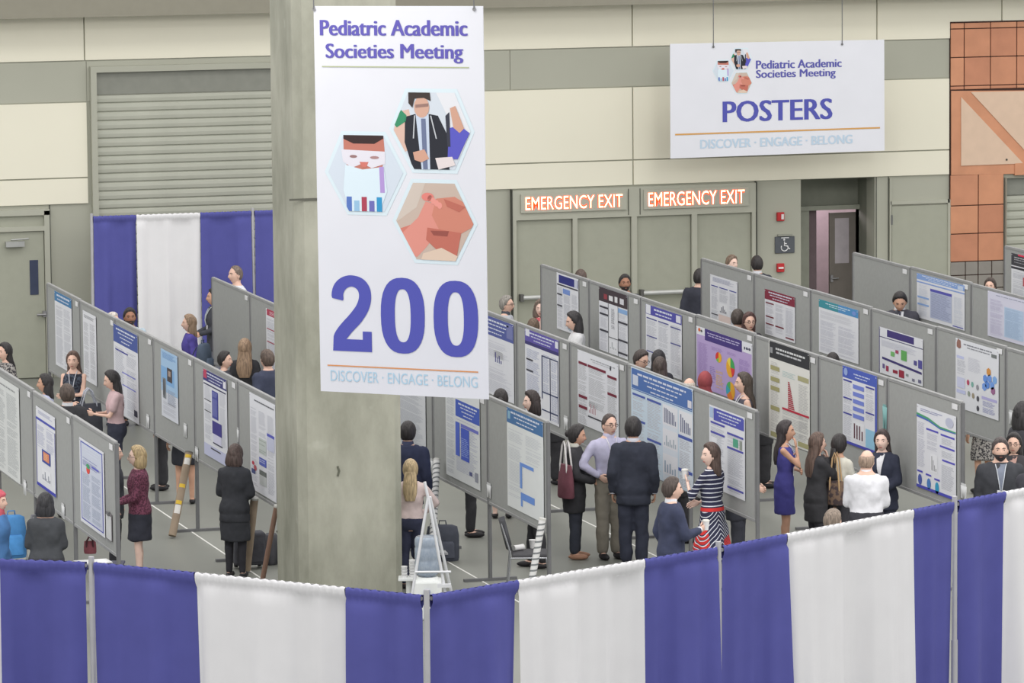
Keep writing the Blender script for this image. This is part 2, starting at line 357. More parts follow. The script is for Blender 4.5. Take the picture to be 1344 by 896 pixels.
# ---- concrete column
cx0, cx1, cy0, cy1 = 13.72, 15.0, 56.0, 57.28; ch = .1
pts = [(cx0+ch, cy0), (cx1-ch, cy0), (cx1, cy0+ch), (cx1, cy1-ch), (cx1-ch, cy1), (cx0+ch, cy1), (cx0, cy1-ch), (cx0, cy0+ch)]
def column_mat():
    m = bpy.data.materials.new('raw_concrete'); m.use_nodes = True; nt = m.node_tree; n = nt.nodes; L = nt.links; b = n['Principled BSDF']; b.inputs['Roughness'].default_value = .85
    tc = n.new('ShaderNodeTexCoord'); mp = n.new('ShaderNodeMapping'); mp.inputs['Scale'].default_value = (1, 1, .45); L.new(tc.outputs['Object'], mp.inputs[0])
    n1 = n.new('ShaderNodeTexNoise'); n1.inputs['Scale'].default_value = 1.6; n1.inputs['Detail'].default_value = 7; n1.inputs['Roughness'].default_value = .62; L.new(mp.outputs[0], n1.inputs[0])
    r = n.new('ShaderNodeValToRGB'); r.color_ramp.elements[0].position = .34; r.color_ramp.elements[1].position = .66
    r.color_ramp.elements[0].color = s2l((134, 135, 122)); r.color_ramp.elements[1].color = s2l((168, 168, 155)); L.new(n1.outputs['Fac'], r.inputs[0])
    n2 = n.new('ShaderNodeTexNoise'); n2.inputs['Scale'].default_value = 3.2; n2.inputs['Detail'].default_value = 3; L.new(tc.outputs['Object'], n2.inputs[0])
    r2 = n.new('ShaderNodeValToRGB'); r2.color_ramp.elements[0].position = .68; r2.color_ramp.elements[1].position = .76; r2.color_ramp.elements[0].color = (0, 0, 0, 1); r2.color_ramp.elements[1].color = (.3, .3, .3, 1); L.new(n2.outputs['Fac'], r2.inputs[0])
    mx = n.new('ShaderNodeMix'); mx.data_type = 'RGBA'; L.new(r2.outputs[0], mx.inputs[0]); L.new(r.outputs[0], mx.inputs[6]); mx.inputs[7].default_value = s2l((190, 191, 180)); L.new(mx.outputs[2], b.inputs['Base Color'])
    bp = n.new('ShaderNodeBump'); bp.inputs['Strength'].default_value = .3; bp.inputs['Distance'].default_value = .03; L.new(n1.outputs['Fac'], bp.inputs['Height']); L.new(bp.outputs[0], b.inputs['Normal'])
    return m
c = MB().prism(pts, 0, 9.5); COLM = struct('column', c, column_mat(), label='square raw concrete column behind the hanging 200 banner')
q = aty(385, 262, cy0); MB().box(q.x-.05, cy0-.02, q.z-.012, q.x+.3, cy0, q.z+.012).build('crack', mat((92, 92, 84)), COLM)
q = aty(443, 618, cy0); MB().tube([(q.x, cy0-.004, q.z+.06), (q.x+.02, cy0-.004, q.z), (q.x, cy0-.004, q.z-.06)], .013, 6).build('chip', mat((100, 102, 90)), COLM)

# ================================================================== hanging banners
BLUT = (84, 88, 176); LT = (176, 208, 228)
def frame_plane(P0, P1):
    """upright plane through P0, running level towards P1"""
    ex = Vector((P1.x-P0.x, P1.y-P0.y, 0)).normalized(); ez = ex.cross(Vector((0, 0, 1)))
    M = Matrix((ex, Vector((0, 0, 1)), ez)).transposed().to_4x4(); M.translation = P0; return M
def atd(px, py, Z): return Vector((0, 0, CH)) + ray(px, py)*Z
PAPER = mat((221, 223, 231), .55, var=.02, scale=1.5)
def hexart(mb, U, which, sx, sy, ox, oy, z):
    """three hexagon photographs; coordinates are picture units mapped by U after scale/offset"""
    def P(pts, hx, col, zz):
        q = clip(pts, hx)
        if len(q) > 2: mb.poly([U(ox+a*sx, oy+b*sy) for a, b in q][::-1], zz, col)
    def ellp(cx, cy, rx, ry, n=14, a0=0): return [(cx+rx*math.cos(a0+2*math.pi*k/n), cy+ry*math.sin(a0+2*math.pi*k/n)) for k in range(n)]
    def order(h): # clip() wants one orientation
        A = sum(h[i][0]*h[(i+1) % len(h)][1]-h[(i+1) % len(h)][0]*h[i][1] for i in range(len(h))); return h if A < 0 else h[::-1]
    H1 = order([(539, 120), (600, 120), (620, 170), (599, 220), (546, 220), (519, 168)])
    H2 = order([(453, 177), (506, 177), (531, 226), (506, 277), (459, 277), (432, 226)])
    H3 = order([(544, 238), (598, 238), (622, 290), (598, 339), (547, 338), (521, 288)])
    for h in (H1, H2, H3):
        cx = sum(a for a, b in h)/6; cy = sum(b for a, b in h)/6
        mb.poly([U(ox+(cx+(a-cx)*1.1)*sx, oy+(cy+(b-cy)*1.1)*sy) for a, b in h][::-1], z-.002, (213, 228, 236))
    z1 = z
    P(H1, H1, (206, 214, 224), z1); P([(575, 118), (622, 118), (622, 200), (600, 200), (590, 150)], H1, (222, 224, 230), z1+.001)
    P([(528, 145), (540, 142), (545, 165), (545, 192), (530, 200), (519, 172)], H1, (214, 182, 168), z1+.001); P([(519, 160), (530, 143), (537, 150), (536, 158), (524, 166)], H1, (62, 140, 104), z1+.002)
    P([(535, 152), (556, 146), (578, 150), (590, 175), (592, 222), (545, 222), (534, 185)], H1, (46, 48, 56), z1+.002)
    P([(549, 148), (566, 148), (567, 222), (556, 222)], H1, (196, 208, 226), z1+.003); P([(556, 154), (562, 154), (564, 222), (558, 222)], H1, (110, 120, 150), z1+.004)
    P(ellp(557, 139, 10, 14), H1, (206, 166, 148), z1+.004); P([(540, 120), (568, 120), (569, 131), (560, 127), (548, 128), (545, 140), (540, 134)], H1, (66, 58, 56), z1+.005)
    P([(549, 136), (566, 134), (566, 138), (549, 140)], H1, (150, 120, 112), z1+.005)
    for a, b in (((547, 150), (545, 180)), ((568, 150), (575, 180))): P([(a[0], a[1]), (a[0]+1.6, a[1]), (b[0]+1.6, b[1]), b], H1, (190, 194, 200), z1+.005)
    P([(545, 198), (560, 194), (566, 206), (556, 211), (547, 208)], H1, (206, 160, 140), z1+.006); P([(574, 205), (596, 203), (600, 214), (578, 220)], H1, (224, 214, 214), z1+.006)
    P([(592, 166), (606, 162), (619, 172), (603, 206), (590, 206)], H1, (92, 92, 190), z1+.005); P([(594, 140), (601, 137), (612, 166), (606, 172), (598, 165)], H1, (204, 160, 140), z1+.006); P([(590, 190), (588, 150), (593, 145), (594, 190)], H1, (60, 62, 74), z1+.006)
    P(H2, H2, (206, 216, 228), z1); P([(453, 177), (506, 177), (508, 205), (500, 232), (462, 232), (453, 205)], H2, (190, 122, 108), z1+.001)
    P([(453, 174), (506, 174), (506, 181), (494, 188), (466, 188), (453, 182)], H2, (62, 48, 48), z1+.002); P([(450, 196), (508, 198), (508, 214), (490, 220), (478, 214), (464, 220), (452, 212)], H2, (222, 220, 230), z1+.002)
    P(ellp(466, 205, 5, 2), H2, (150, 118, 118), z1+.003); P(ellp(494, 206, 6, 2), H2, (170, 134, 134), z1+.003); P([(474, 212), (486, 212), (483, 219), (477, 219)], H2, (206, 120, 110), z1+.0028)
    P([(455, 216), (478, 222), (506, 218), (510, 250), (498, 282), (462, 282), (452, 250)], H2, (214, 230, 240), z1+.003)
    for k in range(5): P([(456+k*10, 258+(k % 2)*5), (463+k*10, 258+(k % 2)*5), (463+k*10, 279), (456+k*10, 279)], H2, ((90, 120, 190), (150, 190, 220), (170, 70, 90), (110, 110, 180), (60, 150, 200))[k], z1+.004)
    P([(500, 218), (506, 218), (507, 252), (501, 252)], H2, (176, 150, 210), z1+.004)
    P(H3, H3, (196, 178, 166), z1); P([(521, 238), (560, 238), (548, 270), (521, 290)], H3, (204, 192, 182), z1+.0005)
    P([(521, 300), (548, 290), (552, 312), (540, 339), (528, 325)], H3, (206, 126, 112), z1+.0008)
    P([(527, 306), (550, 283), (560, 262), (576, 266), (584, 290), (560, 322), (548, 335), (536, 332)], H3, (218, 146, 134), z1+.001)
    P(ellp(563, 256, 8, 5.5), H3, (222, 132, 124), z1+.003)
    for k in range(4): P(ellp(566+k*4.2, 258+k*3, 3.2, 4.4), H3, (228, 152, 142), z1+.003+k*.0002)
    P([(574, 258), (598, 255), (616, 266), (624, 292), (604, 304), (578, 300), (568, 280)], H3, (204, 134, 116), z1+.002); P([(584, 258), (612, 268), (604, 275), (588, 268)], H3, (186, 110, 96), z1+.0035)
    P([(562, 296), (606, 302), (600, 332), (575, 326), (560, 312)], H3, (190, 112, 98), z1+.0025); P([(566, 300), (590, 300), (588, 307), (570, 306)], H3, (150, 84, 76), z1+.0032); P([(556, 330), (580, 322), (604, 334), (600, 342), (552, 342)], H3, (218, 196, 178), z1+.003)
def banner(name, label, P0, P1, corners, px0, py0, px1, py1):
    M = frame_plane(P0, P1); Mi = M.inverted(); n = M.to_3x3() @ Vector((0, 0, 1)); o = Vector((0, 0, CH)); loc = []
    for q in corners:
        d = ray(*q); k = (P0-o).dot(n)/d.dot(n); v = Mi @ (o+d*k); loc.append((v.x, v.y))
    b = loc[3]; M = M @ Matrix.Translation((b[0], b[1], 0)); TL_, TR_, BR_, BL__ = [(x-b[0], y-b[1]) for x, y in loc]
    t = thing(name, label, 'banner', M=M)
    def U(x, y):
        f = (x-px0)/(px1-px0); g = (y-py0)/(py1-py0)
        return tuple((TL_[i]*(1-f)+TR_[i]*f)*(1-g)+(BL__[i]*(1-f)+BR_[i]*f)*g for i in (0, 1))
    MB().prism([BL__, BR_, TR_, TL_], -.012, 0).build('banner_sheet', PAPER, t); return t, U
zl, zr_ = 46.6, 45.6
t, U = banner('hanging_banner', 'tall white banner numbered 200 hanging before the concrete column', atd(411.5, 8, zl), atd(633.5, 8, zr_), [(411.5, 8), (633.5, 8), (641, 524), (421, 513)], 416, 8, 637.5, 518)
def box(mb, U, a, b, c, d, col, z): mb.poly([U(a, d), U(c, d), U(c, b), U(a, b)], z, col)
pr = MB()
def tx(mb, U, s, a, b, c, d, col, z, bold=.02):
    k = len(mb.v); text_mesh(mb, s, 0, 0, 1, 1, z, col, 0); e_ = (c-a)*bold*.09
    vs = mb.v[k:]; fs = [[i-k for i in f] for f in mb.f if f[0] >= k]; del mb.v[k:]; mb.f = mb.f[:-len(fs)]; mb.c = mb.c[:-len(fs)]; mb.sm = mb.sm[:-len(fs)]
    for dx in ((-1, 0, 1) if bold > .02 else (0,)): mb.add([(*U(a+(c-a)*x+dx*e_, d+(b-d)*y), z+dx*.0001) for x, y, _ in vs], fs, col)
tx(pr, U, 'Pediatric Academic', 425, 26, 617, 46.5, (98, 92, 176), .004, .055); tx(pr, U, 'Societies Meeting', 432, 57, 611, 82, (98, 92, 176), .004, .055)
box(pr, U, 426, 86.5, 619, 88, (176, 184, 150), .004)
box(pr, U, 426, 482, 625, 483.7, (214, 150, 100), .004); tx(pr, U, 'DISCOVER · ENGAGE · BELONG', 430, 489, 624, 503.5, LT, .004, .015)
def digit2(mb, U, col, z):
    # bold figure 2 as a ribbon
    a = [(434, 393), (436, 377), (446, 366), (460, 362), (475, 366), (484, 377), (486, 392), (482, 408), (472, 424), (460, 437), (452, 447), (474, 447), (474, 436), (486, 436), (486, 463), (434, 463), (435, 444), (443, 430), (458, 413), (467, 400), (470, 388), (467, 380), (460, 377), (453, 380), (449, 387), (448, 396)]
    n = len(a); q = []
    for i in range(n):
        p0, p1, p2, p3 = a[i-1], a[i], a[(i+1) % n], a[(i+2) % n]; q.append(p1)
        if i in (10, 11, 12, 13, 14, 15, 9, len(a)-1): continue
        for t_ in (.25, .5, .75): q.append(tuple(.5*(2*p1[j]+(p2[j]-p0[j])*t_+(2*p0[j]-5*p1[j]+4*p2[j]-p3[j])*t_**2+(3*p1[j]-p0[j]-3*p2[j]+p3[j])*t_**3) for j in (0, 1)))
    mb.poly([U(*p) for p in q][::-1], z, col)
digit2(pr, U, BLUT, .004)
def zero(mb, U, cx, cy, rx, ry, ix, iy, col, z, n=36):
    se = lambda a, b, k: U(cx+math.copysign(abs(math.cos(k))**.8, math.cos(k))*a, cy+math.copysign(abs(math.sin(k))**.8, math.sin(k))*b)
    o_ = [se(rx, ry, 2*math.pi*k/n) for k in range(n)]; i_ = [se(ix, iy, 2*math.pi*k/n) for k in range(n)]
    mb.add([(a, b, z) for a, b in o_+i_], [(k, n+k, n+(k+1) % n, (k+1) % n) for k in range(n)], col)
zero(pr, U, 527.5, 413, 29, 50, 10.5, 35, BLUT, .004); zero(pr, U, 597, 414.5, 29, 50, 10.5, 35, BLUT, .004)
hexart(pr, U, 0, 1, 1, 0, 0, .004)
pr.build('banner_print', vcol_mat(), t, ink=True)
g = MB()
for a in (417, 627):
    x, y = U(a, 12); g.tube([(x, y, .006), (x, y, .012)], .018, 8)
g.build('grommet', STEEL, t)
for a in (417, 627): x, y = U(a, 12); MB().tube([(x, y, .01), (x, y+5, .01)], .006, 5).build('hanging_wire', DKMET, t)
YB = 78.6
t, U = banner('hanging_banner', 'wide white POSTERS banner hanging high on the rear wall', aty(879.5, 57.5, YB), aty(1160.5, 52, YB), [(879.5, 57.5), (1160.5, 52), (1161, 197.5), (880, 208)], 880, 55, 1161, 203)
pr = MB(); U2 = U
tx(pr, U, 'Pediatric Academic', 992, 79, 1104, 90, (92, 92, 168), .004, .05); tx(pr, U, 'Societies Meeting', 992, 91.5, 1096, 105, (92, 92, 168), .004, .05)
tx(pr, U, 'POSTERS', 949, 131, 1091, 158.5, (84, 88, 172), .004, .09); box(pr, U, 886, 171.2, 1155, 173.3, (206, 158, 96), .004); tx(pr, U, 'DISCOVER · ENGAGE · BELONG', 919, 180, 1118, 191.8, (186, 206, 224), .004, .03)
hexart(pr, U, 0, .262, .262, 823, 32, .004)
pr.build('banner_print', vcol_mat(), t, ink=True)
for a in (936, 1105): x, y = U(a, 60); MB().tube([(x, y, .01), (x, y+3, .01)], .008, 5).tube([(x, y, -.015), (x, y, .015)], .02, 8).build('hanging_wire', DKMET, t)

# ================================================================== display boards and posters
PANEL = mat((160, 162, 161), .95, var=.03, scale=14., bump=.1); CARD = mat((226, 227, 230), .6)
TH = .045
def bmat_at(X, Y, Z): # local x -> -Y, local y -> up, local z -> -X
    M = Matrix(((0, 0, -1, X), (-1, 0, 0, Y), (0, 1, 0, Z), (0, 0, 0, 1))); return M
def board(X, Ya, Yb, label, last=False, number=True, group='grey display boards in rows', jx=0.):
    L_ = Ya-Yb-.06
    M = bmat_at(X+jx, Ya-.03, 0)
    t = thing('poster_board', label, 'display board', M=M, group=group)
    z0, z1 = .96, 2.32+random.uniform(-.012, .012)
    MB().box(.03, z0+.03, -TH/2+.008, L_-.03, z1-.03, TH/2-.008).build('fabric_panel', PANEL, t)
    for nm, bx in (('top_rail', (0, z1-.045, L_, z1)), ('bottom_rail', (0, z0, L_, z0+.04)), ('side_rail', (0, z0+.04, .035, z1-.045)), ('side_rail', (L_-.035, z0+.04, L_, z1-.045))):
        bevel(MB().box(bx[0], bx[1], -TH/2, bx[2], bx[3], TH/2).build(nm, RAIL, t), .006, 1)
    for q in ([-.03] + ([L_+.03] if last else [])):
        MB().tube([(q, .03, 0), (q, z1-.02, 0)], .026, 10).build('post', DKMET, t)
        MB().box(q-.03, 0, -.34, q+.03, .035, .34).build('foot', DKMET, t)
    if number:
        c_ = MB().box(L_-.27, z1-.125, TH/2, L_-.09, z1-.055, TH/2+.004).build('number_card', CARD, t)
    return t
TXT = (193, 196, 205)
def poster(X, TL, BR, label, els, paper=(226, 228, 235), seed=0, tilt=0., only=None):
    A = atx(TL[0], TL[1], X-TH/2-.006); B = atx(BR[0], BR[1], X-TH/2-.006); w_ = A.y-B.y; h_ = A.z-B.z
    z0 = max(B.z, .98); h_ = A.z-z0
    M = bmat_at(X-TH/2-.005, A.y, z0) @ Matrix.Rotation(tilt, 4, 'Z')
    t = thing('research_poster', label, 'poster', M=M, group='printed posters pinned to the boards')
    rnd = random.Random(seed+int(TL[0]*7)); n = 10; vs = []; fs = []
    # paper sheet with a slightly lifted lower corner
    sh = MB().box(0, 0, -.001, w_, h_, .0015)
    sh.build('paper_sheet', mat(paper, .6, var=.01), t)
    P = MB(); lay = [0]
    def R(x0, y0, x1, y1, c, z=None):
        lay[0] += 1; zz = .0018+.0008*(z if z is not None else 1)
        P.poly([(x0*w_, (1-y1)*h_), (x1*w_, (1-y1)*h_), (x1*w_, (1-y0)*h_), (x0*w_, (1-y0)*h_)], zz, c)
    def T(x0, y0, x1, y1, c=TXT, p=.0155, z=3, full=False, gap=.12):
        y = y0+p*.4
        while y < y1-p*.3:
            if rnd.random() > gap:
                xe = x1 if full else x0+(x1-x0)*rnd.uniform(.72, 1); xm = x0+(xe-x0)*rnd.uniform(.3, .6)
                R(x0, y, xm, y+p*.42, c, z); R(xm+.012, y, xe, y+p*.42, c, z)
            y += p
    def words(x0, y, x1, hgt, c, z=4):
        x = x0+(x1-x0)*rnd.uniform(0, .06)
        while x < x1-.02:
            l_ = rnd.uniform(.03, .1); l_ = min(l_, x1-x); R(x, y, x+l_, y+hgt, c, z); x += l_+.013
    for e_ in els:
        k = e_[0]
        if k == 'r': R(*e_[1:6], e_[6] if len(e_) > 6 else 1)
        elif k == 't': T(*e_[1:5], *(e_[5:]))
        elif k == 'w': words(*e_[1:])
        elif k == 'hd':      # header block with centred title lines
            x0, y0, x1, y1, c, n_ = e_[1:7]; tc_ = e_[7] if len(e_) > 7 else (214, 220, 236); R(x0, y0, x1, y1, c, 1.6)
            for i in range(n_):
                f = (i+.35)/n_; ins = .1+.07*i; R0 = y0+(y1-y0)*(.08+.86*f*.98); words(x0+(x1-x0)*ins, R0, x1-(x1-x0)*ins, (y1-y0)*.28/n_*(1.3 if i == 0 else .85), tc_, 3)
        elif k == 'col':     # text column with coloured section bars
            x0, x1, y0, y1, hc, hs = e_[1:7]; hs = list(hs); bh = e_[7] if len(e_) > 7 else .022
            T(x0, y0, x1, y1, z=2)
            for q in hs: R(x0-.005, q, x1+.005, q+bh, hc, 4)
        elif k == 'bars':
            x0, y0, x1, y1, c, hs = e_[1:7]; n_ = len(hs); bw = (x1-x0)/n_
            R(x0-.02, y0-.02, x1+.02, y1+.02, (232, 234, 240), 3)
            for i, q in enumerate(hs): R(x0+i*bw+bw*.2, y1-(y1-y0)*q, x0+i*bw+bw*.7, y1, c, 5)
        elif k == 'e':
            cx, cy, rx, ry, c = e_[1:6]; zz = e_[6] if len(e_) > 6 else 5
            P.poly([((cx+rx*math.cos(2*math.pi*i/18))*w_, (1-cy+ry*math.sin(2*math.pi*i/18))*h_) for i in range(18)], .0018+.0008*zz, c)
        elif k == 'pie':
            cx, cy, rx, ry, parts = e_[1:6]; a = math.pi/2
            for fr_, c in parts:
                st_ = max(2, int(fr_*24)); ps = [(cx*w_, (1-cy)*h_)]
                for i in range(st_+1): b_ = a-2*math.pi*fr_*i/st_; ps.append(((cx+rx*math.cos(b_))*w_, (1-cy+ry*math.sin(b_))*h_))
                P.poly(ps[::-1], .0018+.0008*5, c); a -= 2*math.pi*fr_
        elif k == 'p': P.poly([(a*w_, (1-b)*h_) for a, b in e_[1]], .0018+.0008*(e_[3] if len(e_) > 3 else 4), e_[2])
    P.build('poster_print', vcol_mat(), t, ink=True)
    pins = MB()
    for a in (.03, w_-.03): pins.ell((a, h_-.025, .006), (.008, .008, .006), 6, 4)
    pins.build('push_pin', mat((200, 200, 205), .4), t)
    return t
NV = (50, 54, 128); BL_ = (66, 98, 168); LB = (110, 150, 214); PU = (92, 78, 168); MR = (120, 42, 62); DK = (66, 66, 76); VI = (74, 76, 160)
YS = [72.85, 70.3, 67.75, 65.2, 62.65, 60.1, 57.55, 55.0]
XF, XE, XD, XC, XB, XA, XG, XH = 11.3, 13.95, 16.52, 19.15, 21.8, 24.45, 27.0, 29.6
Bd = [
 (XE, 0, 'grey board with narrow blue-headed poster beside the left door', 0), (XE, 1, 'grey board with plain white text poster, second from left door', 0),
 (XE, 2, 'grey board holding the tall dark-blue-headed poster', 0), (XE, 3, 'grey board holding the pale sky-blue poster', 0),
 (XE, 4, 'grey board with navy-headed poster behind the leaning brown tube', 0), (XE, 5, 'grey board ending at the concrete column', 1),
 (XF, 4, 'grey board at left image edge holding a faded text poster', 0), (XF, 5, 'grey board holding the poster with an orange chart', 0), (XF, 6, 'near left end board with clipboard and narrow blue-bordered poster', 1),
 (XD, 0, 'empty grey board before the rear blue drape', 0), (XD, 1, 'grey board with red-headed poster beside the column', 0),
 (XD, 4, 'grey board behind navy-suited man right of column', 0), (XD, 5, 'grey board above the black backpack', 0), (XD, 6, 'grey end board above the black chair', 1),
 (XC, 2, 'grey board just right of the 200 banner edge', 0), (XC, 3, 'grey board with violet-headed poster below woman in white', 0), (XC, 4, 'grey board holding the maroon section-bar poster', 0),
 (XC, 5, 'grey board fully covered by the wide blue poster', 0), (XC, 6, 'grey end board behind woman in striped dress', 1),
 (XB, 0, 'grey board furthest back under left exit sign', 0), (XB, 1, 'grey board holding black-headed poster, below bearded man', 0), (XB, 2, 'grey board holding the blue-headed poster with two logos', 0),
 (XB, 3, 'grey board holding the lilac pie-chart poster', 0), (XB, 4, 'grey board holding the black-headed poster with red ladder chart', 0), (XB, 5, 'grey board with teal pocket and bright blue poster', 0), (XB, 6, 'grey end board with wave-banded poster at right', 1),
 (XA, 0, 'grey board furthest back below right exit sign', 0), (XA, 1, 'grey board holding the dark-red-headed poster', 0), (XA, 2, 'grey board holding the teal-headed poster', 0),
 (XA, 3, 'grey board holding the poster with green and red squares', 0), (XA, 4, 'grey board holding the poster with hexagon cluster', 0), (XA, 5, 'grey board above bearded man at right edge', 0),
 (XG, 0, 'empty grey board in front of the open door', 0), (XG, 1, 'grey board holding the pale blue poster beside suited man', 0), (XG, 2, 'grey board at right edge with faint lilac poster', 0),
 (XH, 0, 'grey board at right edge below the shutter with black poster', 0)]
for X, i, lb, last in Bd:
    board(X, YS[i], YS[i+1], lb, bool(last), number=not (X == XE and i == 5 and False))
def S(*a): return list(a)
# --- row E
poster(XE, (71.5, 381), (95.5, 491), 'narrow poster with blue heading on the board nearest the left door', S(('hd', 0, 0, 1, .13, (74, 128, 176), 2), ('t', .08, .18, .48, .97), ('t', .54, .18, .94, .97)))
poster(XE, (108.5, 406.5), (127.3, 507), 'plain white text-only poster, second from the left door', S(('t', .1, .03, .9, .1, (140, 142, 150)), ('t', .08, .14, .46, .95, (186, 188, 194)), ('t', .54, .14, .92, .95, (186, 188, 194))))
poster(XE, (148.7, 424), (182.6, 563), 'tall poster with dark blue heading and small chart at its foot', S(('hd', 0, 0, 1, .2, (74, 92, 160), 4), ('t', .06, .24, .46, .97), ('t', .54, .24, .94, .97), ('r', .08, .27, .6, .285, VI, 5), ('r', .35, .5, .9, .512, (120, 126, 210), 5), ('r', .35, .64, .9, .652, (120, 126, 210), 5), ('r', .82, .86, .95, .93, (60, 60, 80), 5)))
poster(XE, (211, 456.5), (234.2, 557), 'sky-blue poster with two small dark photographs', S(('r', 0, 0, 1, .62, (164, 196, 228)), ('r', 0, .25, .8, .5, (132, 176, 222), 2), ('t', .1, .03, .9, .12, (110, 150, 200)), ('r', .38, .24, .68, .44, (78, 70, 72), 5), ('r', .45, .28, .6, .36, (170, 150, 140), 6), ('r', .1, .42, .3, .72, (140, 146, 152), 5), ('p', [(.14, .45), (.22, .42), (.26, .6), (.2, .72), (.12, .66)], (90, 92, 98), 6), ('t', .38, .56, .92, .78, (150, 160, 180)), ('t', .1, .76, .92, .95)), paper=(214, 218, 228))
poster(XE, (266.5, 483), (299, 613), 'poster with navy heading, red logo and blue flow boxes', S(('hd', 0, 0, 1, .13, (62, 62, 124), 3), ('r', .02, .0, .16, .1, (190, 70, 100), 3), ('r', .86, .03, .98, .11, (226, 226, 236), 3), ('t', .06, .18, .34, .8), ('t', .7, .18, .96, .8), ('r', .03, .155, .97, .17, (50, 50, 90), 5), ('r', .38, .2, .64, .52, (72, 76, 156), 5), ('t', .4, .21, .62, .5, (150, 156, 210), .02, 6), ('r', .38, .55, .78, .7, (70, 64, 140), 5), ('r', .42, .7, .76, .8, (214, 214, 236), 5), ('r', .4, .8, .8, .815, (50, 50, 80), 5), ('r', .05, .34, .33, .35, DK, 5), ('r', .05, .47, .33, .48, DK, 5), ('r', 0, .86, 1, 1, (196, 200, 228), 1), ('r', .3, .88, .72, .895, DK, 5)))
poster(XE, (327.4, 514), (362.8, 660), 'white poster with grey photo blocks touching the concrete column', S(('w', .15, .05, .95, .014, (110, 112, 120)), ('t', .04, .14, .3, .95), ('t', .36, .14, .64, .42), ('t', .7, .14, .96, .95), ('r', .36, .42, .64, .58, (196, 204, 202), 4), ('t', .37, .43, .63, .57, (158, 168, 164), .02, 5), ('r', .68, .33, .96, .36, (92, 96, 190), 4), ('r', .68, .36, .96, .5, (198, 202, 224), 4), ('r', .36, .62, .64, .7, (90, 104, 190), 4), ('t', .37, .63, .63, .7, (190, 198, 230), .02, 5), ('r', .36, .75, .64, .8, (112, 118, 116), 4), ('r', .36, .8, .64, .9, (196, 200, 200), 4), ('e', .12, .72, .05, .02, (190, 60, 80)), ('e', .2, .76, .06, .03, (180, 90, 100)), ('r', .05, .78, .2, .83, (70, 80, 130), 5)))
# --- row F
poster(XF, (-25, 478), (27, 636), 'faded white text poster at the left image edge', S(('w', .15, .06, .9, .014, (150, 152, 156)), ('t', .04, .12, .32, .96, (186, 190, 192)), ('t', .37, .12, .64, .96, (186, 190, 192)), ('t', .68, .12, .96, .96, (186, 190, 192))), paper=(216, 219, 219))
poster(XF, (47, 532), (74, 653), 'narrow poster with an orange chart framed in blue', S(('t', .12, .03, .9, .1, (176, 180, 206)), ('r', 0, .13, 1, .16, (74, 82, 180), 4), ('t', .06, .2, .46, .5, (190, 194, 214)), ('t', .54, .2, .94, .5, (190, 194, 214)), ('r', .3, .5, .74, .66, (62, 78, 160), 5), ('r', .37, .52, .68, .63, (222, 140, 104), 6), ('t', .4, .535, .65, .62, (240, 190, 150), .02, 7), ('bars', .3, .76, .72, .88, (110, 116, 140), (.5, .2, .9, .3, .1, .7, .3)), ('r', 0, .96, 1, 1, (62, 66, 176), 4), ('r', 0, .13, .02, 1, (90, 90, 180), 3), ('r', .97, .2, 1, 1, (90, 90, 160), 3)))
poster(XF, (104, 573), (138, 706), 'narrow poster with blue border and red-green pie on near left board', S(('r', .05, .03, .95, .96, (92, 96, 180), 1), ('r', .08, .045, .92, .945, (206, 212, 228), 2), ('hd', .08, .04, .92, .16, (84, 116, 200), 3), ('t', .14, .2, .9, .3, (140, 146, 190), .016, 5), ('e', .36, .285, .07, .03, (76, 160, 110), 6), ('e', .36, .325, .07, .05, (226, 72, 60), 5), ('t', .12, .38, .44, .92, (172, 182, 200), .0155, 5), ('t', .5, .34, .88, .92, (172, 182, 200), .0155, 5), ('r', .52, .25, .8, .27, (96, 100, 200), 6)))
# --- row D
poster(XD, (349, 404), (375, 500), 'poster with red heading partly hidden by the column', S(('r', .05, 0, .95, .1, (180, 66, 90)), ('t', .2, .02, .8, .09, (230, 200, 208), .02, 3), ('r', .05, .3, .5, .315, (170, 66, 90), 5), ('r', .05, .5, .5, .515, (170, 66, 90), 5), ('t', .06, .14, .5, .95), ('t', .56, .14, .95, .95)))
poster(XD, (516, 496), (559, 598.5), 'pale poster behind the navy-suited man right of the column', S(('t', .05, .03, .95, .97, (188, 192, 200)),), paper=(214, 217, 222))
poster(XD, (584.5, 500), (630.3, 644), 'poster with royal blue heading and blue table under the banner corner', S(('hd', .3, .14, 1, .32, (72, 98, 190), 4), ('t', .04, .12, .27, .96, (196, 200, 206)), ('t', .32, .34, .96, .9, (190, 194, 210)), ('r', .3, .38, .42, .74, (84, 108, 206), 5), ('r', .46, .42, .7, .76, (76, 98, 198), 5), ('t', .47, .52, .69, .75, (150, 170, 226), .02, 6), ('r', .46, .38, .97, .415, (112, 118, 200), 5), ('r', .86, .83, .95, .93, (150, 154, 168), 5), ('r', .7, .85, .78, .89, (90, 96, 140), 5)), paper=(222, 226, 228))
poster(XD, (665.2, 533.5), (713.8, 686.5), 'mostly blank white poster with steel-blue heading on near middle board', S(('hd', 0, 0, 1, .15, (76, 118, 168), 3), ('r', .03, .03, .1, .11, (140, 180, 205), 3), ('t', .04, .2, .46, .9, (208, 212, 218)), ('t', .52, .2, .96, .5, (208, 212, 218)), ('r', .36, .5, .74, .535, (112, 150, 222), 4), ('r', .36, .535, .42, .76, (120, 156, 222), 4), ('r', .38, .8, .76, .87, (112, 150, 222), 4), ('r', .38, .87, .43, .94, (120, 156, 222), 4)), paper=(226, 230, 232))
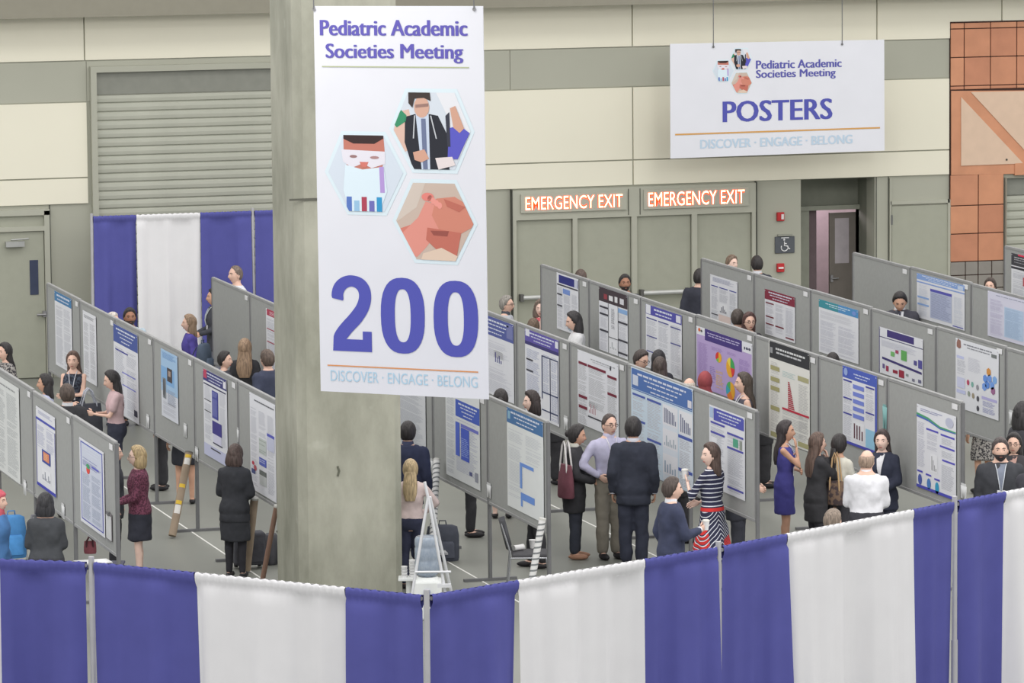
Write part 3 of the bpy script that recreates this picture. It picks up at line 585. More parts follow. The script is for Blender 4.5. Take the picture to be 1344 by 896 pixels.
# --- row C
poster(XC, (625, 408), (674.8, 530), 'white poster with navy heading at the right edge of the 200 banner', S(('hd', 0, 0, 1, .24, (86, 96, 160), 4), ('r', .82, .02, .98, .2, (120, 126, 176), 3), ('t', .05, .3, .95, .5, (208, 210, 220)), ('bars', .5, .42, .7, .56, (90, 90, 150), (.9, .5, .7, .3)), ('t', .05, .62, .95, .96, (208, 210, 220))))
poster(XC, (689, 430.5), (734, 560), 'poster with violet-blue heading and dark-lined columns', S(('hd', 0, 0, 1, .14, (98, 88, 168), 3), ('r', .02, 0, .14, .08, (222, 224, 236), 3), ('r', .9, .02, .99, .1, (222, 224, 236), 3), ('r', 0, .14, 1, .18, (66, 62, 118), 2), ('t', .05, .22, .44, .96, (182, 188, 210)), ('t', .54, .22, .72, .7, (182, 188, 210)), ('t', .78, .22, .96, .96, (182, 188, 210)), ('r', .5, .24, .985, .255, (70, 78, 112), 5), ('r', .5, .25, .525, .75, (70, 78, 112), 5), ('r', .74, .25, .76, .97, (70, 78, 112), 5), ('r', .97, .25, .985, .97, (70, 78, 112), 5), ('r', .52, .66, .97, .675, (70, 78, 112), 5), ('r', .04, .34, .24, .36, DK, 5), ('r', .04, .47, .24, .49, DK, 5), ('r', .5, .87, .97, .885, (70, 78, 112), 5)))
poster(XC, (757.9, 458), (812.2, 577), 'white poster with maroon section bars behind lavender-shirted man', S(('w', .3, .06, .95, .014, (168, 170, 176)), ('w', .35, .09, .8, .01, (188, 190, 196)), ('t', .02, .16, .24, .98, (190, 192, 196)), ('t', .28, .16, .7, .72, (190, 192, 196)), ('t', .74, .2, .97, .98, (190, 192, 196)), ('r', .03, .15, .24, .185, MR, 5), ('r', .26, .15, .7, .185, MR, 5), ('r', .74, .19, .96, .225, MR, 5), ('r', .74, .42, .96, .455, MR, 5), ('r', .03, .6, .24, .64, MR, 5), ('r', .03, .74, .24, .78, MR, 5), ('bars', .28, .66, .46, .8, (190, 150, 160), (.3, .9, .5, .9, .6)), ('r', .26, .84, .6, .86, DK, 5), ('r', .8, .06, .83, .12, DK, 5)))
poster(XC, (828.3, 480.5), (910.2, 656.5), 'very wide blue-headed poster with bar charts behind the suited man', S(('r', 0, 0, 1, 1, (206, 222, 236), 1), ('hd', .01, .01, .99, .22, (82, 116, 178), 4), ('r', .03, .07, .12, .17, (208, 216, 232), 4), ('r', .92, .12, .98, .19, (222, 220, 230), 4), ('r', .01, .205, .99, .21, (190, 214, 236), 4), ('col', .03, .23, .26, .98, (82, 100, 176), (.25, .5, .72)), ('col', .27, .49, .24, .98, (82, 100, 176), (.25, .64)), ('r', .52, .24, .76, .98, (222, 230, 240), 2), ('r', .78, .24, .99, .98, (222, 230, 240), 2), ('bars', .54, .27, .74, .42, (100, 108, 142), (.95, .95, .9, .85, .8, .8, .7, .3)), ('bars', .8, .27, .97, .45, (90, 98, 136), (.95, .8, .7, .6, .6, .4)), ('bars', .54, .5, .74, .64, (170, 184, 196), (.2, .7, .3, .5, .2, .6, .3)), ('bars', .54, .74, .74, .9, (160, 176, 196), (.7, .5, .6, .3, .4)), ('r', .77, .48, .99, .51, (82, 100, 176), 5), ('t', .79, .52, .97, .98), ('r', .77, .8, .99, .83, (82, 100, 176), 5)))
poster(XC, (930.8, 530.3), (977.8, 657.3), 'poster with indigo heading and green image right of striped dress woman', S(('hd', .13, .02, .98, .17, (86, 90, 178), 3), ('r', .02, .02, .12, .15, (176, 196, 226), 3), ('col', .05, .44, .19, .97, (88, 88, 176), (.19, .31), .024), ('col', .52, .96, .24, .97, (88, 88, 176), (.25, .42, .9), .024), ('r', .68, .3, .82, .4, (90, 168, 140), 5), ('r', .86, .3, .93, .41, (150, 158, 150), 5), ('bars', .08, .4, .2, .6, (190, 194, 204), (.8, .6, .7, .5))))
# --- row B
poster(XB, (730.5, 357), (759.6, 441), 'narrow navy-headed poster furthest back beneath left exit sign', S(('r', .1, .03, .98, .17, NV), ('r', .82, .03, .96, .17, (200, 204, 222), 3), ('r', .03, .19, .98, .215, DK, 4), ('r', .3, .25, .62, .34, (122, 150, 214), 5), ('t', .05, .24, .28, .95), ('t', .34, .36, .66, .95), ('t', .7, .3, .96, .95), ('r', .03, .36, .26, .385, DK, 5), ('r', .03, .56, .26, .585, DK, 5), ('e', .6, .88, .12, .08, (160, 176, 188))))
poster(XB, (786, 375.5), (824, 472), 'poster with black heading, white icons and dark section bars', S(('r', 0, 0, 1, .22, (70, 60, 66)), ('r', .18, .09, .3, .17, (150, 66, 76), 3), ('r', .36, .09, .5, .17, (222, 222, 226), 3), ('r', .56, .08, .66, .17, (222, 222, 226), 3), ('r', .74, .08, .88, .17, (214, 214, 222), 3), ('r', .33, .22, .345, 1, (110, 112, 120), 5), ('r', .67, .22, .685, 1, (110, 112, 120), 5), ('r', .685, .24, 1, .31, (140, 176, 222), 5), ('r', .03, .29, .33, .32, DK, 5), ('r', .03, .4, .33, .43, DK, 5), ('r', .03, .66, .33, .69, DK, 5), ('r', .68, .44, 1, .47, DK, 5), ('r', .68, .72, 1, .75, DK, 5), ('r', .68, .92, 1, .95, DK, 5), ('t', .44, .28, .56, .6, (130, 132, 140), .02), ('t', .05, .33, .3, .98, (200, 202, 212)), ('t', .7, .33, .97, .98, (200, 202, 212)), ('r', .33, .74, .68, .75, DK, 5), ('bars', .38, .8, .62, .92, (180, 184, 190), (.2, .9, .3, .2))))
poster(XB, (847.6, 398.5), (895, 499), 'poster with blue-violet heading and logos at both ends', S(('hd', .15, .0, .84, .15, (84, 82, 168), 2), ('r', .01, 0, .14, .14, (226, 228, 238), 3), ('r', 0, 0, 1, .15, (84, 82, 168), 0), ('r', .85, .02, .98, .13, (220, 222, 236), 3), ('col', .03, .31, .19, .97, (82, 84, 150), (.2, .48, .72), .018), ('col', .36, .64, .19, .97, (82, 84, 150), (.2,), .018), ('col', .7, .97, .19, .97, (82, 84, 150), (.22, .47), .018)))
poster(XB, (913.8, 427), (987.7, 533), 'lilac poster with colourful pie charts', S(('r', .01, .13, .99, 1, (186, 166, 214), 1), ('r', .16, 0, .82, .19, (74, 60, 128), 3), ('w', .2, .05, .78, .016, (190, 184, 220)), ('w', .22, .09, .76, .016, (190, 184, 220)), ('r', .83, .02, .99, .17, (226, 228, 236), 3), ('p', [(.86, .13), (.86, .08), (.88, .08), (.88, .12)], (60, 60, 80), 5), ('e', .91, .1, .02, .022, (90, 90, 110)), ('e', .955, .1, .02, .022, (90, 90, 110)), ('t', .04, .25, .22, .95, (164, 140, 196)), ('t', .28, .25, .5, .32, (164, 140, 196)), ('t', .56, .25, .72, .3, (164, 140, 196)), ('t', .77, .3, .96, .7, (158, 134, 196)), ('pie', .41, .4, .055, .085, ((.5, (236, 180, 60)), (.15, (120, 190, 90)), (.35, (216, 62, 56)))), ('pie', .62, .5, .075, .16, ((.25, (74, 170, 96)), (.18, (216, 70, 70)), (.42, (236, 176, 60)), (.15, (240, 216, 90)))), ('t', .36, .62, .5, .9, (226, 190, 100), .022, 4), ('t', .25, .58, .36, .85, (150, 130, 190), .03, 4), ('pie', .62, .88, .08, .15, ((.4, (236, 176, 60)), (.25, (226, 130, 60)), (.2, (70, 170, 190)), (.15, (90, 180, 100)))), ('e', .06, .05, .02, .03, (222, 110, 60)), ('e', .1, .06, .015, .02, (90, 90, 90))))
poster(XB, (1009, 446.5), (1062.8, 595), 'poster with black heading, khaki boxes and red ladder chart', S(('r', .02, 0, 1, .17, (56, 58, 62)), ('w', .14, .05, .92, .02, (216, 218, 220)), ('w', .16, .09, .8, .018, (200, 202, 206)), ('r', .04, .06, .1, .12, (150, 152, 156), 3), ('t', .06, .2, .26, .96, (202, 202, 200)), ('t', .34, .26, .66, .32, (186, 206, 206)), ('t', .74, .34, .97, .92, (196, 196, 196)), ('t', .34, .66, .97, .95, (200, 200, 200)), *[('r', .05, y, .27, y+.045, (168, 164, 120), 5) for y in (.245, .36, .455, .66)], ('r', .72, .26, .98, .31, (176, 172, 134), 5), *[('r', .48, .36+i*.02, .52+i*.009, .373+i*.02, (176, 52, 70), 5) for i in range(14)], ('r', .34, .64, .99, .662, (190, 52, 74), 5), ('r', .05, .93, .25, .98, (172, 168, 126), 5), ('r', .72, .93, .98, .98, (172, 168, 126), 5)), paper=(228, 228, 224))
poster(XB, (1106, 479), (1151.2, 596), 'bright blue-bordered poster with flow boxes and four tall bars', S(('r', 0, 0, 1, .15, (78, 98, 186)), ('r', .94, .15, 1, 1, (78, 92, 180), 1), ('e', .1, .07, .055, .05, (150, 170, 220)), ('w', .3, .06, .8, .014, (200, 210, 236)), ('w', .35, .1, .72, .012, (200, 210, 236)), ('col', .03, .27, .17, .96, (72, 74, 160), (.17, .4, .6), .02), ('col', .68, .92, .17, .6, (72, 74, 160), (.17, .5), .02), *[('r', .31, .2+i*.095, .63, .255+i*.095, (120, 136, 214), 5) for i in range(5)], ('bars', .32, .7, .62, .9, (104, 72, 84), (.98, .9, .9, .6)), ('r', .68, .72, .94, .96, (150, 200, 228), 5), ('r', .0, .965, 1, 1, (76, 80, 176), 5)))
poster(XB, (1203.4, 529.5), (1254.6, 657.2), 'white poster with green-blue wave band and three round charts', S(('t', .1, .03, .7, .08, (150, 154, 190), .02), ('e', .84, .1, .1, .06, (190, 194, 214)), ('p', [(0, .1), (.3, .12), (.6, .18), (1, .185), (1, .2), (.6, .2), (.3, .145), (0, .125)], (84, 164, 120), 4), ('p', [(0, .125), (.3, .145), (.6, .2), (1, .2), (1, .21), (.6, .215), (.3, .165), (0, .15)], (80, 110, 190), 5), *[('r', a, b, c, b+.022, (92, 88, 190), 5) for a, b, c in ((.25, .25, .56), (.62, .26, .97), (.6, .4, .97), (.66, .56, .98), (.02, .79, .16), (.24, .8, .38), (.46, .82, .6))], ('t', .03, .2, .22, .74, (196, 198, 212)), ('t', .27, .3, .56, .5, (200, 202, 214)), ('t', .64, .3, .96, .38), ('t', .64, .44, .96, .54), ('t', .64, .62, .96, .92), ('bars', .38, .56, .52, .74, (160, 160, 166), (.95, .7, .4, .2)), ('e', .09, .9, .05, .065, (84, 100, 176)), ('e', .32, .915, .05, .065, (80, 130, 196)), ('e', .53, .93, .05, .07, (60, 160, 200)), ('r', 0, .965, 1, 1, (82, 84, 184), 5)))
# --- row A
poster(XA, (932, 359.5), (968, 437), 'pale poster with small bar chart furthest back in its row', S(('t', .1, .03, .9, .12, (160, 164, 190)), ('r', .05, .2, .3, .22, VI, 5), ('r', .35, .2, .66, .22, VI, 5), ('r', .72, .2, .97, .22, VI, 5), ('t', .05, .24, .3, .95), ('t', .72, .24, .97, .95), ('t', .35, .24, .66, .5), ('bars', .36, .54, .62, .7, (90, 90, 110), (.2, .7, .9, .5, .3)), ('r', .32, .74, .76, .98, (222, 204, 200), 4), ('r', .05, .76, .3, .78, DK, 5)))
poster(XA, (1003.8, 378.5), (1043.4, 450.5), 'poster with dark red heading and dark red section bars', S(('hd', 0, 0, 1, .22, (134, 50, 70), 3), ('col', .04, .3, .24, .97, (120, 44, 60), (.28, .58, .74), .028), ('t', .36, .26, .64, .9, (200, 202, 210)), ('r', .36, .74, .64, .77, (120, 44, 60), 5), ('t', .7, .26, .96, .9, (196, 198, 208)), ('r', .7, .92, .97, .95, (120, 44, 60), 5)))
poster(XA, (1074.8, 392), (1126.6, 478), 'poster with teal to blue heading', S(('hd', 0, 0, .5, .15, (66, 146, 160), 0), ('r', .5, 0, 1, .15, (84, 146, 200), 1), ('w', .15, .04, .8, .016, (206, 226, 236)), ('w', .25, .08, .7, .012, (206, 226, 236)), ('e', .9, .08, .05, .04, (120, 150, 214)), ('t', .04, .2, .94, .34, (206, 208, 216)), ('t', .04, .38, .44, .95, (200, 202, 214)), ('t', .5, .38, .94, .95, (200, 202, 214))))
poster(XA, (1154.2, 428.3), (1211.2, 507), 'poster with green and red squares along a dark timeline', S(('r', .18, .02, .8, .17, (72, 62, 124)), ('r', 0, .2, 1, .215, (64, 60, 110), 4), ('t', .05, .26, .9, .4, (206, 208, 220)), ('r', .27, .46, .36, .56, (122, 186, 116), 5), ('r', .38, .4, .45, .47, (170, 76, 106), 5), ('r', .51, .36, .64, .58, (104, 174, 100), 5), ('r', .8, .5, .87, .6, (92, 88, 150), 5), ('r', .9, .46, .99, .64, (92, 88, 160), 5), ('p', [(.07, .63), (.98, .71), (.98, .76), (.07, .68)], (70, 62, 120), 4), ('r', .08, .78, .13, .88, (110, 100, 150), 5), ('r', .16, .8, .22, .92, (160, 60, 90), 5), ('r', .32, .84, .43, .91, (150, 50, 70), 5), ('r', .46, .8, .58, .96, (158, 52, 72), 5), ('r', .62, .84, .68, .89, (140, 150, 150), 5), ('r', .76, .9, .82, .96, (130, 130, 150), 5), ('r', .9, .88, .97, .95, (110, 110, 140), 5), ('r', .0, 0, .012, 1, (100, 96, 150), 5)))
poster(XA, (1254.4, 443), (1310.4, 552), 'white poster with cluster of blue hexagons and small round icons', S(('w', .18, .05, .85, .016, (130, 132, 142)), ('w', .24, .09, .8, .014, (140, 142, 150)), ('p', [(.03, .06), (.06, .0), (.12, .02), (.13, .12), (.08, .14), (.03, .12)], (150, 110, 100), 5), ('r', .84, .08, .96, .13, (120, 126, 126), 5), ('r', .03, .24, .2, .28, (196, 202, 236), 5), ('t', .04, .3, .26, .5), ('r', .04, .55, .22, .7, (206, 210, 236), 5), ('r', .03, .73, .24, .78, (196, 202, 236), 5), ('t', .3, .22, .6, .42, (206, 208, 218)), *[('p', [(cx+.055*math.cos(math.radians(60*k+30)), cy+.06*math.sin(math.radians(60*k+30))) for k in range(6)], c, 5) for cx, cy, c in ((.7, .46, (106, 150, 226)), (.8, .44, (116, 156, 228)), (.75, .54, (100, 144, 222)), (.86, .53, (118, 160, 230)), (.92, .44, (132, 176, 232)), (.78, .35, (214, 150, 80)), (.68, .58, (122, 160, 230)), (.88, .6, (160, 110, 150)))], ('e', .3, .59, .03, .04, (190, 80, 110)), ('e', .4, .6, .03, .04, (130, 180, 170)), ('e', .52, .62, .03, .04, (150, 150, 160)), ('e', .32, .75, .03, .04, (150, 160, 150)), ('e', .42, .76, .03, .04, (160, 150, 130)), ('e', .53, .78, .03, .04, (90, 90, 100)), ('e', .53, .92, .03, .04, (80, 80, 90)), ('r', .62, .72, .97, .76, (184, 180, 226), 5), ('t', .64, .78, .95, .95, (150, 154, 196))))
# --- rows G, H
poster(XG, (1203.4, 358), (1266, 434), 'pale blue poster with grey table beside the man looking down', S(('hd', .0, 0, 1, .13, (136, 166, 220), 3, (220, 228, 242)), ('r', .86, .03, .97, .12, (196, 212, 236), 3), ('r', .0, .17, 1, .2, (140, 166, 220), 3), ('t', .04, .24, .25, .95, (204, 210, 222)), ('r', .02, .5, .26, .54, (140, 172, 222), 5), ('r', .02, .66, .26, .7, (140, 172, 222), 5), ('r', .29, .27, .74, .33, (90, 90, 178), 5), ('r', .29, .33, .74, .92, (182, 190, 216), 4), ('t', .31, .35, .72, .9, (150, 158, 190), .03, 5), ('t', .78, .3, .97, .95, (206, 212, 224)), ('r', .76, .95, .98, .97, (90, 90, 178), 5)))
poster(XG, (1296.5, 381), (1362, 459), 'faint lilac poster at the right image edge', S(('r', 0, 0, 1, 1, (214, 214, 232), 0), ('w', .15, .05, .9, .016, (160, 164, 186)), ('t', .05, .16, .32, .95, (196, 192, 216)), ('r', .34, .26, .72, .92, (186, 206, 232), 3), ('t', .36, .28, .7, .9, (160, 184, 214), .0155, 4), ('t', .75, .16, .96, .95, (200, 196, 216))))
poster(XH, (1327.5, 331.5), (1372, 415), 'black-headed poster with red stripe at the right edge behind bald man', S(('r', 0, 0, 1, .22, (70, 70, 76)), ('r', .2, .0, .6, .03, (220, 60, 90), 3), ('w', .05, .06, .95, .016, (190, 190, 196)), ('w', .05, .1, .9, .012, (180, 180, 188)), ('w', .05, .15, .9, .012, (160, 160, 168)), ('r', 0, .24, 1, .28, (60, 60, 68), 3), ('t', .05, .32, .45, .95), ('t', .52, .32, .95, .95), ('r', .35, .4, .5, .56, (190, 90, 100), 5)))
# --- paper pockets near the board corners
PK = mat((208, 210, 212), .7)
def pocket(X, px, py, label, wm=.2, hm=.16, mt=PK):
    q = atx(px, py, X-TH/2-.01); t = thing('paper_pocket', label, 'paper holder', M=bmat_at(X-TH/2-.002, q.y+wm/2, q.z-hm/2), group='white paper pockets pinned to the boards')
    a = MB(); n = 8; v = []; f = []
    for i in range(n+1):
        u = i/n; b = .003*math.sin(math.pi*u)
        v += [(wm*(.12+.76*u), 0, .002+b*.4), (wm*u, hm*(1-.0), .002+b)]
    f = [(2*i, 2*i+2, 2*i+3, 2*i+1) for i in range(n)]; a.add(v, f, None, True); o = a.build('pocket_front', mt, t); s = o.modifiers.new('s', 'SOLIDIFY'); s.thickness = .002
    MB().box(.02, .005, .001, wm-.02, hm+.03, .003).build('pocket_back', mt, t); return t
pocket(XE, 193.5, 554, 'white paper pocket below the dark-blue-headed poster'); pocket(XE, 242.5, 566, 'white paper pocket right of the sky-blue poster'); pocket(XE, 257.5, 597, 'white paper pocket just right of the brown tube top')
pocket(XE, 311.5, 572, 'small white pocket above the black-coated woman', .1, .16); pocket(XF, 32, 641, 'white paper pocket under the faded poster at left edge'); pocket(XF, 82, 672, 'white paper pocket right of the orange-chart poster')
pocket(XD, 641, 645, 'white paper pocket right of the royal blue poster'); pocket(XD, 565, 612, 'white paper pocket above the striped tube behind pink sweater'); pocket(XB, 1264, 646, 'white paper pocket right of the wave-band poster'); pocket(XA, 1327, 549, 'white paper pocket beside the black-haired man at right')
pocket(XB, 1160.5, 548, 'teal paper folder pinned right of the bright blue poster', .16, .28, mat((128, 176, 176), .6))
pocket(XC, 742, 556, 'white paper pocket above the woman with maroon bag')
q = atx(143, 692, XF-.03); t = thing('clipboard', 'clipboard with white sheet hanging beside blue-bordered poster', 'clipboard', M=bmat_at(XF-TH/2-.002, q.y+.17, q.z-.15) @ Matrix.Diagonal((1.35, 1, 1, 1)))
MB().box(0, 0, 0, .24, .32, .006).build('clip_base', mat((120, 116, 120)), t); MB().box(.01, .01, .006, .23, .29, .009).build('sheet', PK, t); MB().box(.08, .29, .005, .16, .335, .02).build('clip', DKMET, t)

# floor tape lines
for X, ya, yb, lb in ((13.86, 70, 44, 'thin white tape line on floor left of column'), (16.41, 66, 44, 'thin white tape line on floor right of column'), (19.05, 66, 44, 'thin white tape line on floor below the wide blue poster')):
    MB().box(X-.012, yb, .0, X+.012, ya, .002).build('floor_tape', mat((214, 214, 210)), label=lb, cat='tape')

# ================================================================== pipe and drape
BLUE = mat((87, 89, 158), .85, var=.05, scale=3., spec=.2); WHITE = mat((226, 226, 229), .85, var=.02, scale=3., spec=.2)
POLE = mat((186, 186, 190), .4, metal=.3)
def curtain(A, B, h, mt, label, group, fold=.06, gather=1.):
    A = Vector((A[0], A[1], 0)); B = Vector((B[0], B[1], 0)); L_ = (B-A).length; ang = math.atan2(B.y-A.y, B.x-A.x)
    t = thing('curtain', label, 'drape', A, ang, group); n = max(10, int(L_/.022)); rnd = random.Random(label)
    fr = [(rnd.uniform(3, 7), rnd.uniform(0, 6.28), 1.), (rnd.uniform(9, 15), rnd.uniform(0, 6.28), .55), (rnd.uniform(18, 30), rnd.uniform(0, 6.28), .25)]
    zs = [h+.035, h+.03, h+.01, h-.03, h-.06, h-.1, h-.2]+[h-.2-(h-.22)*k/9 for k in range(1, 10)]
    v = []
    for j, z in enumerate(zs):
        dn = (h-z)/h; amp = fold*(.35+1.0*min(1, max(0, dn)*1.6)); 
        for i in range(n+1):
            x = L_*i/n; f = sum(a*math.sin(k*x+p+.5*dn*math.sin(k)) for k, p, a in fr)
            f = math.copysign(abs(f)**.8, f)
            if j < 5:
                by = (-.012, -.03, -.036, -.03, -.014)[j]; y = by + .006*math.sin(x*90+j)*gather; zz = z+(.006*math.sin(x*70) if j < 2 else 0)
            else: y = f*amp-.012; zz = z
            xx = x + (.0 if j < 5 else .02*dn*math.sin(x*3+fr[0][1]))
            v.append((xx, y, zz))
    f = [(j*(n+1)+i, (j+1)*(n+1)+i, (j+1)*(n+1)+i+1, j*(n+1)+i+1) for j in range(len(zs)-1) for i in range(n)]
    # back half of the rod pocket
    m_ = MB(); m_.add(v, f, None, True)
    b = []
    for j, (yy, z) in enumerate(((-.012, h+.035), (.02, h+.03), (.03, h), (.02, h-.05), (0, h-.08))):
        for i in range(n+1): b.append((L_*i/n, yy, z))
    m_.add(b, [(j*(n+1)+i, j*(n+1)+i+1, (j+1)*(n+1)+i+1, (j+1)*(n+1)+i) for j in range(4) for i in range(n)], None, True)
    m_.build('cloth', mt, t); return t
def pole(p, h, label, group):
    t = thing('drape_pole', label, 'pole', (p[0], p[1], 0), 0, group)
    MB().tube([(0, 0, 0), (0, 0, h+.08)], .026, 12).tube([(0, 0, 0), (0, 0, 1.75)], .033, 12).build('upright', POLE, t); MB().box(-.25, -.25, 0, .25, .25, .012).build('base_plate', DKMET, t)
def rod(A, B, h, label, group):
    d = (Vector((*B, 0))-Vector((*A, 0))); t = thing('drape_rod', label, 'rod', (A[0], A[1], h), math.atan2(d.y, d.x), group); MB().tube([(.05, 0, 0), (d.length-.05, 0, 0)], .018, 8).build('tube', POLE, t)
HD = 3.05
pp = {0: atz(0, 738, HD), 120: atz(120, 742, HD), 560: atz(560, 786, HD), 943: atz(943, 722, HD), 1253: atz(1253, 662, HD)}
d0 = (pp[0]-pp[120]).normalized(); d1 = (pp[1253]-pp[943]).normalized()
pp[-400] = pp[120]+d0*3.3; pp[1600] = pp[1253]+d1*3.2
P2 = {k: (v.x, v.y) for k, v in pp.items()}
def seg(a, b, parts, side=.035):
    A, B = Vector(P2[a]), Vector(P2[b])
    for u0, u1, mt, lb in parts: curtain(tuple(A.lerp(B, u0)), tuple(A.lerp(B, u1)), HD, mt, lb, 'foreground drape panels')
def frac(a, b, px, py):
    A, B = Vector(P2[a]), Vector(P2[b]); q = atz(px, py, HD); d = B-A; return (Vector((q.x, q.y))-A).dot(d)/d.dot(d)
u = frac(120, -400, 1, 738)
seg(-400, 120, [(.05, 1-u-.002, WHITE, 'white drape panel just touching the left image edge'), (1-u, .985, BLUE, 'blue drape panel at the bottom left corner')])
a, b = frac(120, 560, 252, 757), frac(120, 560, 453, 776)
seg(120, 560, [(.012, a, BLUE, 'blue drape panel right of the leftmost front pole'), (a+.002, b, WHITE, 'white drape panel in front of the column'), (b+.002, .988, BLUE, 'blue drape panel between white panel and middle front pole')])
a, b = frac(560, 943, 687, 768), frac(560, 943, 846, 739)
seg(560, 943, [(.012, a, BLUE, 'blue drape panel below the black chair'), (a+.002, b, WHITE, 'white drape panel below the lavender-shirted man'), (b+.002, .988, BLUE, 'blue drape panel below the man with paper cup')])
a, b = frac(943, 1253, 1029, 705), frac(943, 1253, 1197, 673)
seg(943, 1253, [(.012, a, BLUE, 'blue drape panel below the blue-dressed woman'), (a+.002, b, WHITE, 'white drape panel below the white-shirted bald man'), (b+.002, .988, BLUE, 'narrow blue drape panel left of the rightmost front pole')])
a = frac(1253, 1600, 1328, 651)
seg(1253, 1600, [(.012, a, BLUE, 'blue drape panel right of the rightmost front pole'), (a+.002, .98, WHITE, 'white drape panel at the bottom right corner')])
for k, lb in ((120, 'leftmost front drape pole'), (560, 'front drape pole where the drape line bends'), (943, 'front drape pole below the striped dress'), (1253, 'rightmost front drape pole')): pole(P2[k], HD, 'slim silver '+lb, 'front drape poles')
for a_, b_, lb in ((-400, 120, 'left of first pole'), (120, 560, 'in front of the column'), (560, 943, 'below the man with a cup'), (943, 1253, 'below the blue dress'), (1253, 1600, 'at right edge')): rod(P2[a_], P2[b_], HD, 'metal rod carrying the front drape '+lb, 'front drape rods')
# rear drape
YR = 78.4
q0, q1 = aty(120, 284, YR), aty(331.5, 277, YR); HR = (q0.z+q1.z)/2; qe = q1+(q1-q0)*.9
R_ = lambda px: (aty(px, 280, YR).x, YR)
for a, b, mt, lb in ((122, 178, BLUE, 'rear blue drape panel nearest the left door'), (178.5, 262, WHITE, 'rear white drape panel under the shutter'), (262.5, 329, BLUE, 'rear blue drape panel behind grey-haired man'), (334, 392, BLUE, 'rear blue drape panel cut by the column')):
    curtain(R_(a), R_(b), HR-.03, mt, lb, 'rear drape panels', fold=.05)
for k, lb in ((120, 'left end pole of the rear drape'), (331.5, 'rear drape pole beside the column')): pole(R_(k), HR-.03, 'slim silver '+lb, 'rear drape poles')
rod(R_(120), R_(331.5), HR-.03, 'metal rod carrying the rear drape', 'rear drape rods'); rod(R_(331.5), R_(395), HR-.03, 'metal rod of rear drape behind column', 'rear drape rods')
# ================================================================== people
HC = Vector((0, .022, .146)); NP = Vector((0, -.01, 1.478)); HS = 1.1
def headshape(d, p, off=0.):
    p = Vector((d.x*.075, d.y*.096, d.z*.118)); t = max(0, -d.z)
    p.x *= 1-.30*t**1.5
    p.y *= (1-.42*t**1.2) if d.y < 0 else (1-.10*t)
    g = lambda x, z, sx, sz: math.exp(-((p.x-x)/sx)**2-((p.z-z)/sz)**2)
    p.y += max(0, d.y)*(.024*g(0, -.024, .011, .017)+.010*g(0, .0, .009, .02)-.014*(g(.031, .010, .015, .012)+g(-.031, .010, .015, .012))+.007*g(0, -.062, .022, .010)+.006*g(0, -.098, .02, .012)-.003*g(0, -.078, .02, .008)+.003*g(0, .035, .04, .01))
    return p*HS+d*off
def surf(x, z, off=.0):
    dx = x/.075; dz = z/.118; dy = math.sqrt(max(.01, 1-dx*dx-dz*dz)); return headshape(Vector((dx, dy, dz)), None, off)
def sstep(x): x = max(0, min(1, x)); return x*x*(3-2*x)
def lerp_tab(x, xs, ys):
    for i in range(len(xs)-1):
        if x <= xs[i+1]: return ys[i]+(ys[i+1]-ys[i])*max(0, (x-xs[i])/(xs[i+1]-xs[i]))
    return ys[-1]
TM = [(.80, .12, .095, 0), (.87, .158, .112, -.008), (.94, .166, .12, -.012), (1.02, .158, .108, -.005), (1.10, .15, .104, .002), (1.2, .158, .11, .002), (1.3, .17, .116, .0), (1.375, .172, .106, -.006), (1.43, .158, .086, -.012), (1.47, .105, .07, -.012), (1.505, .066, .058, -.006), (1.56, .055, .055, .006)]
TF = [(.80, .12, .095, 0), (.87, .158, .112, -.01), (.93, .168, .122, -.015), (1.02, .148, .105, -.008), (1.10, .124, .09, 0), (1.2, .136, .102, .006), (1.29, .148, .118, .012), (1.37, .15, .1, 0), (1.425, .14, .08, -.01), (1.465, .09, .06, -.012), (1.5, .056, .052, -.006), (1.56, .048, .048, .006)]
def tor(T, z, k=1.):
    zs = [q[0] for q in T]; return tuple(lerp_tab(z, zs, [q[i] for q in T])*(k if i < 3 else 1) for i in (1, 2, 3))
def torso(mb, T, z0, z1, off, k=1., n=22, steps=9, flare=0.):
    R_ = []
    for i in range(steps+1):
        z = z0+(z1-z0)*i/steps; a, b, y = tor(T, z, k); fl_ = flare*(1-i/steps); R_.append((z, a+off+fl_, b+off+fl_, y))
    mb.loft(R_, n)
def ik(S, Tg, hint, l1=.29, l2=.255):
    S = Vector(S); Tg = Vector(Tg); d = Tg-S; L_ = min(d.length, l1+l2-.004); d.normalize(); a = (l1*l1-l2*l2+L_*L_)/(2*L_); hh = math.sqrt(max(0, l1*l1-a*a))
    hv = Vector(hint); hv -= d*hv.dot(d); hv.normalize(); return S+d*a+hv*hh, S+d*L_
ARM = {'down': ((.245, .03, .885), (.3, -1, 0)), 'hip': ((.175, .10, 1.03), (1, -.35, 0)), 'phone': ((.06, .32, 1.16), (.5, -.3, -1)), 'cup': ((.10, .30, 1.17), (.5, -.3, -1)), 'chin': ((.03, .15, 1.43), (.3, .3, -1)), 'cross': ((-.07, .20, 1.13), (.7, .1, -1)), 'front': ((.10, .26, 1.04), (.6, -.5, -1)), 'pocket': ((.20, .06, .97), (.6, -1, 0)), 'folded': ((-.02, .2, 1.02), (.8, -.3, -.5)), 'up': ((.10, .28, 1.3), (.6, -.2, -1)), 'back': ((.16, -.14, 1.0), (.8, -.6, 0))}
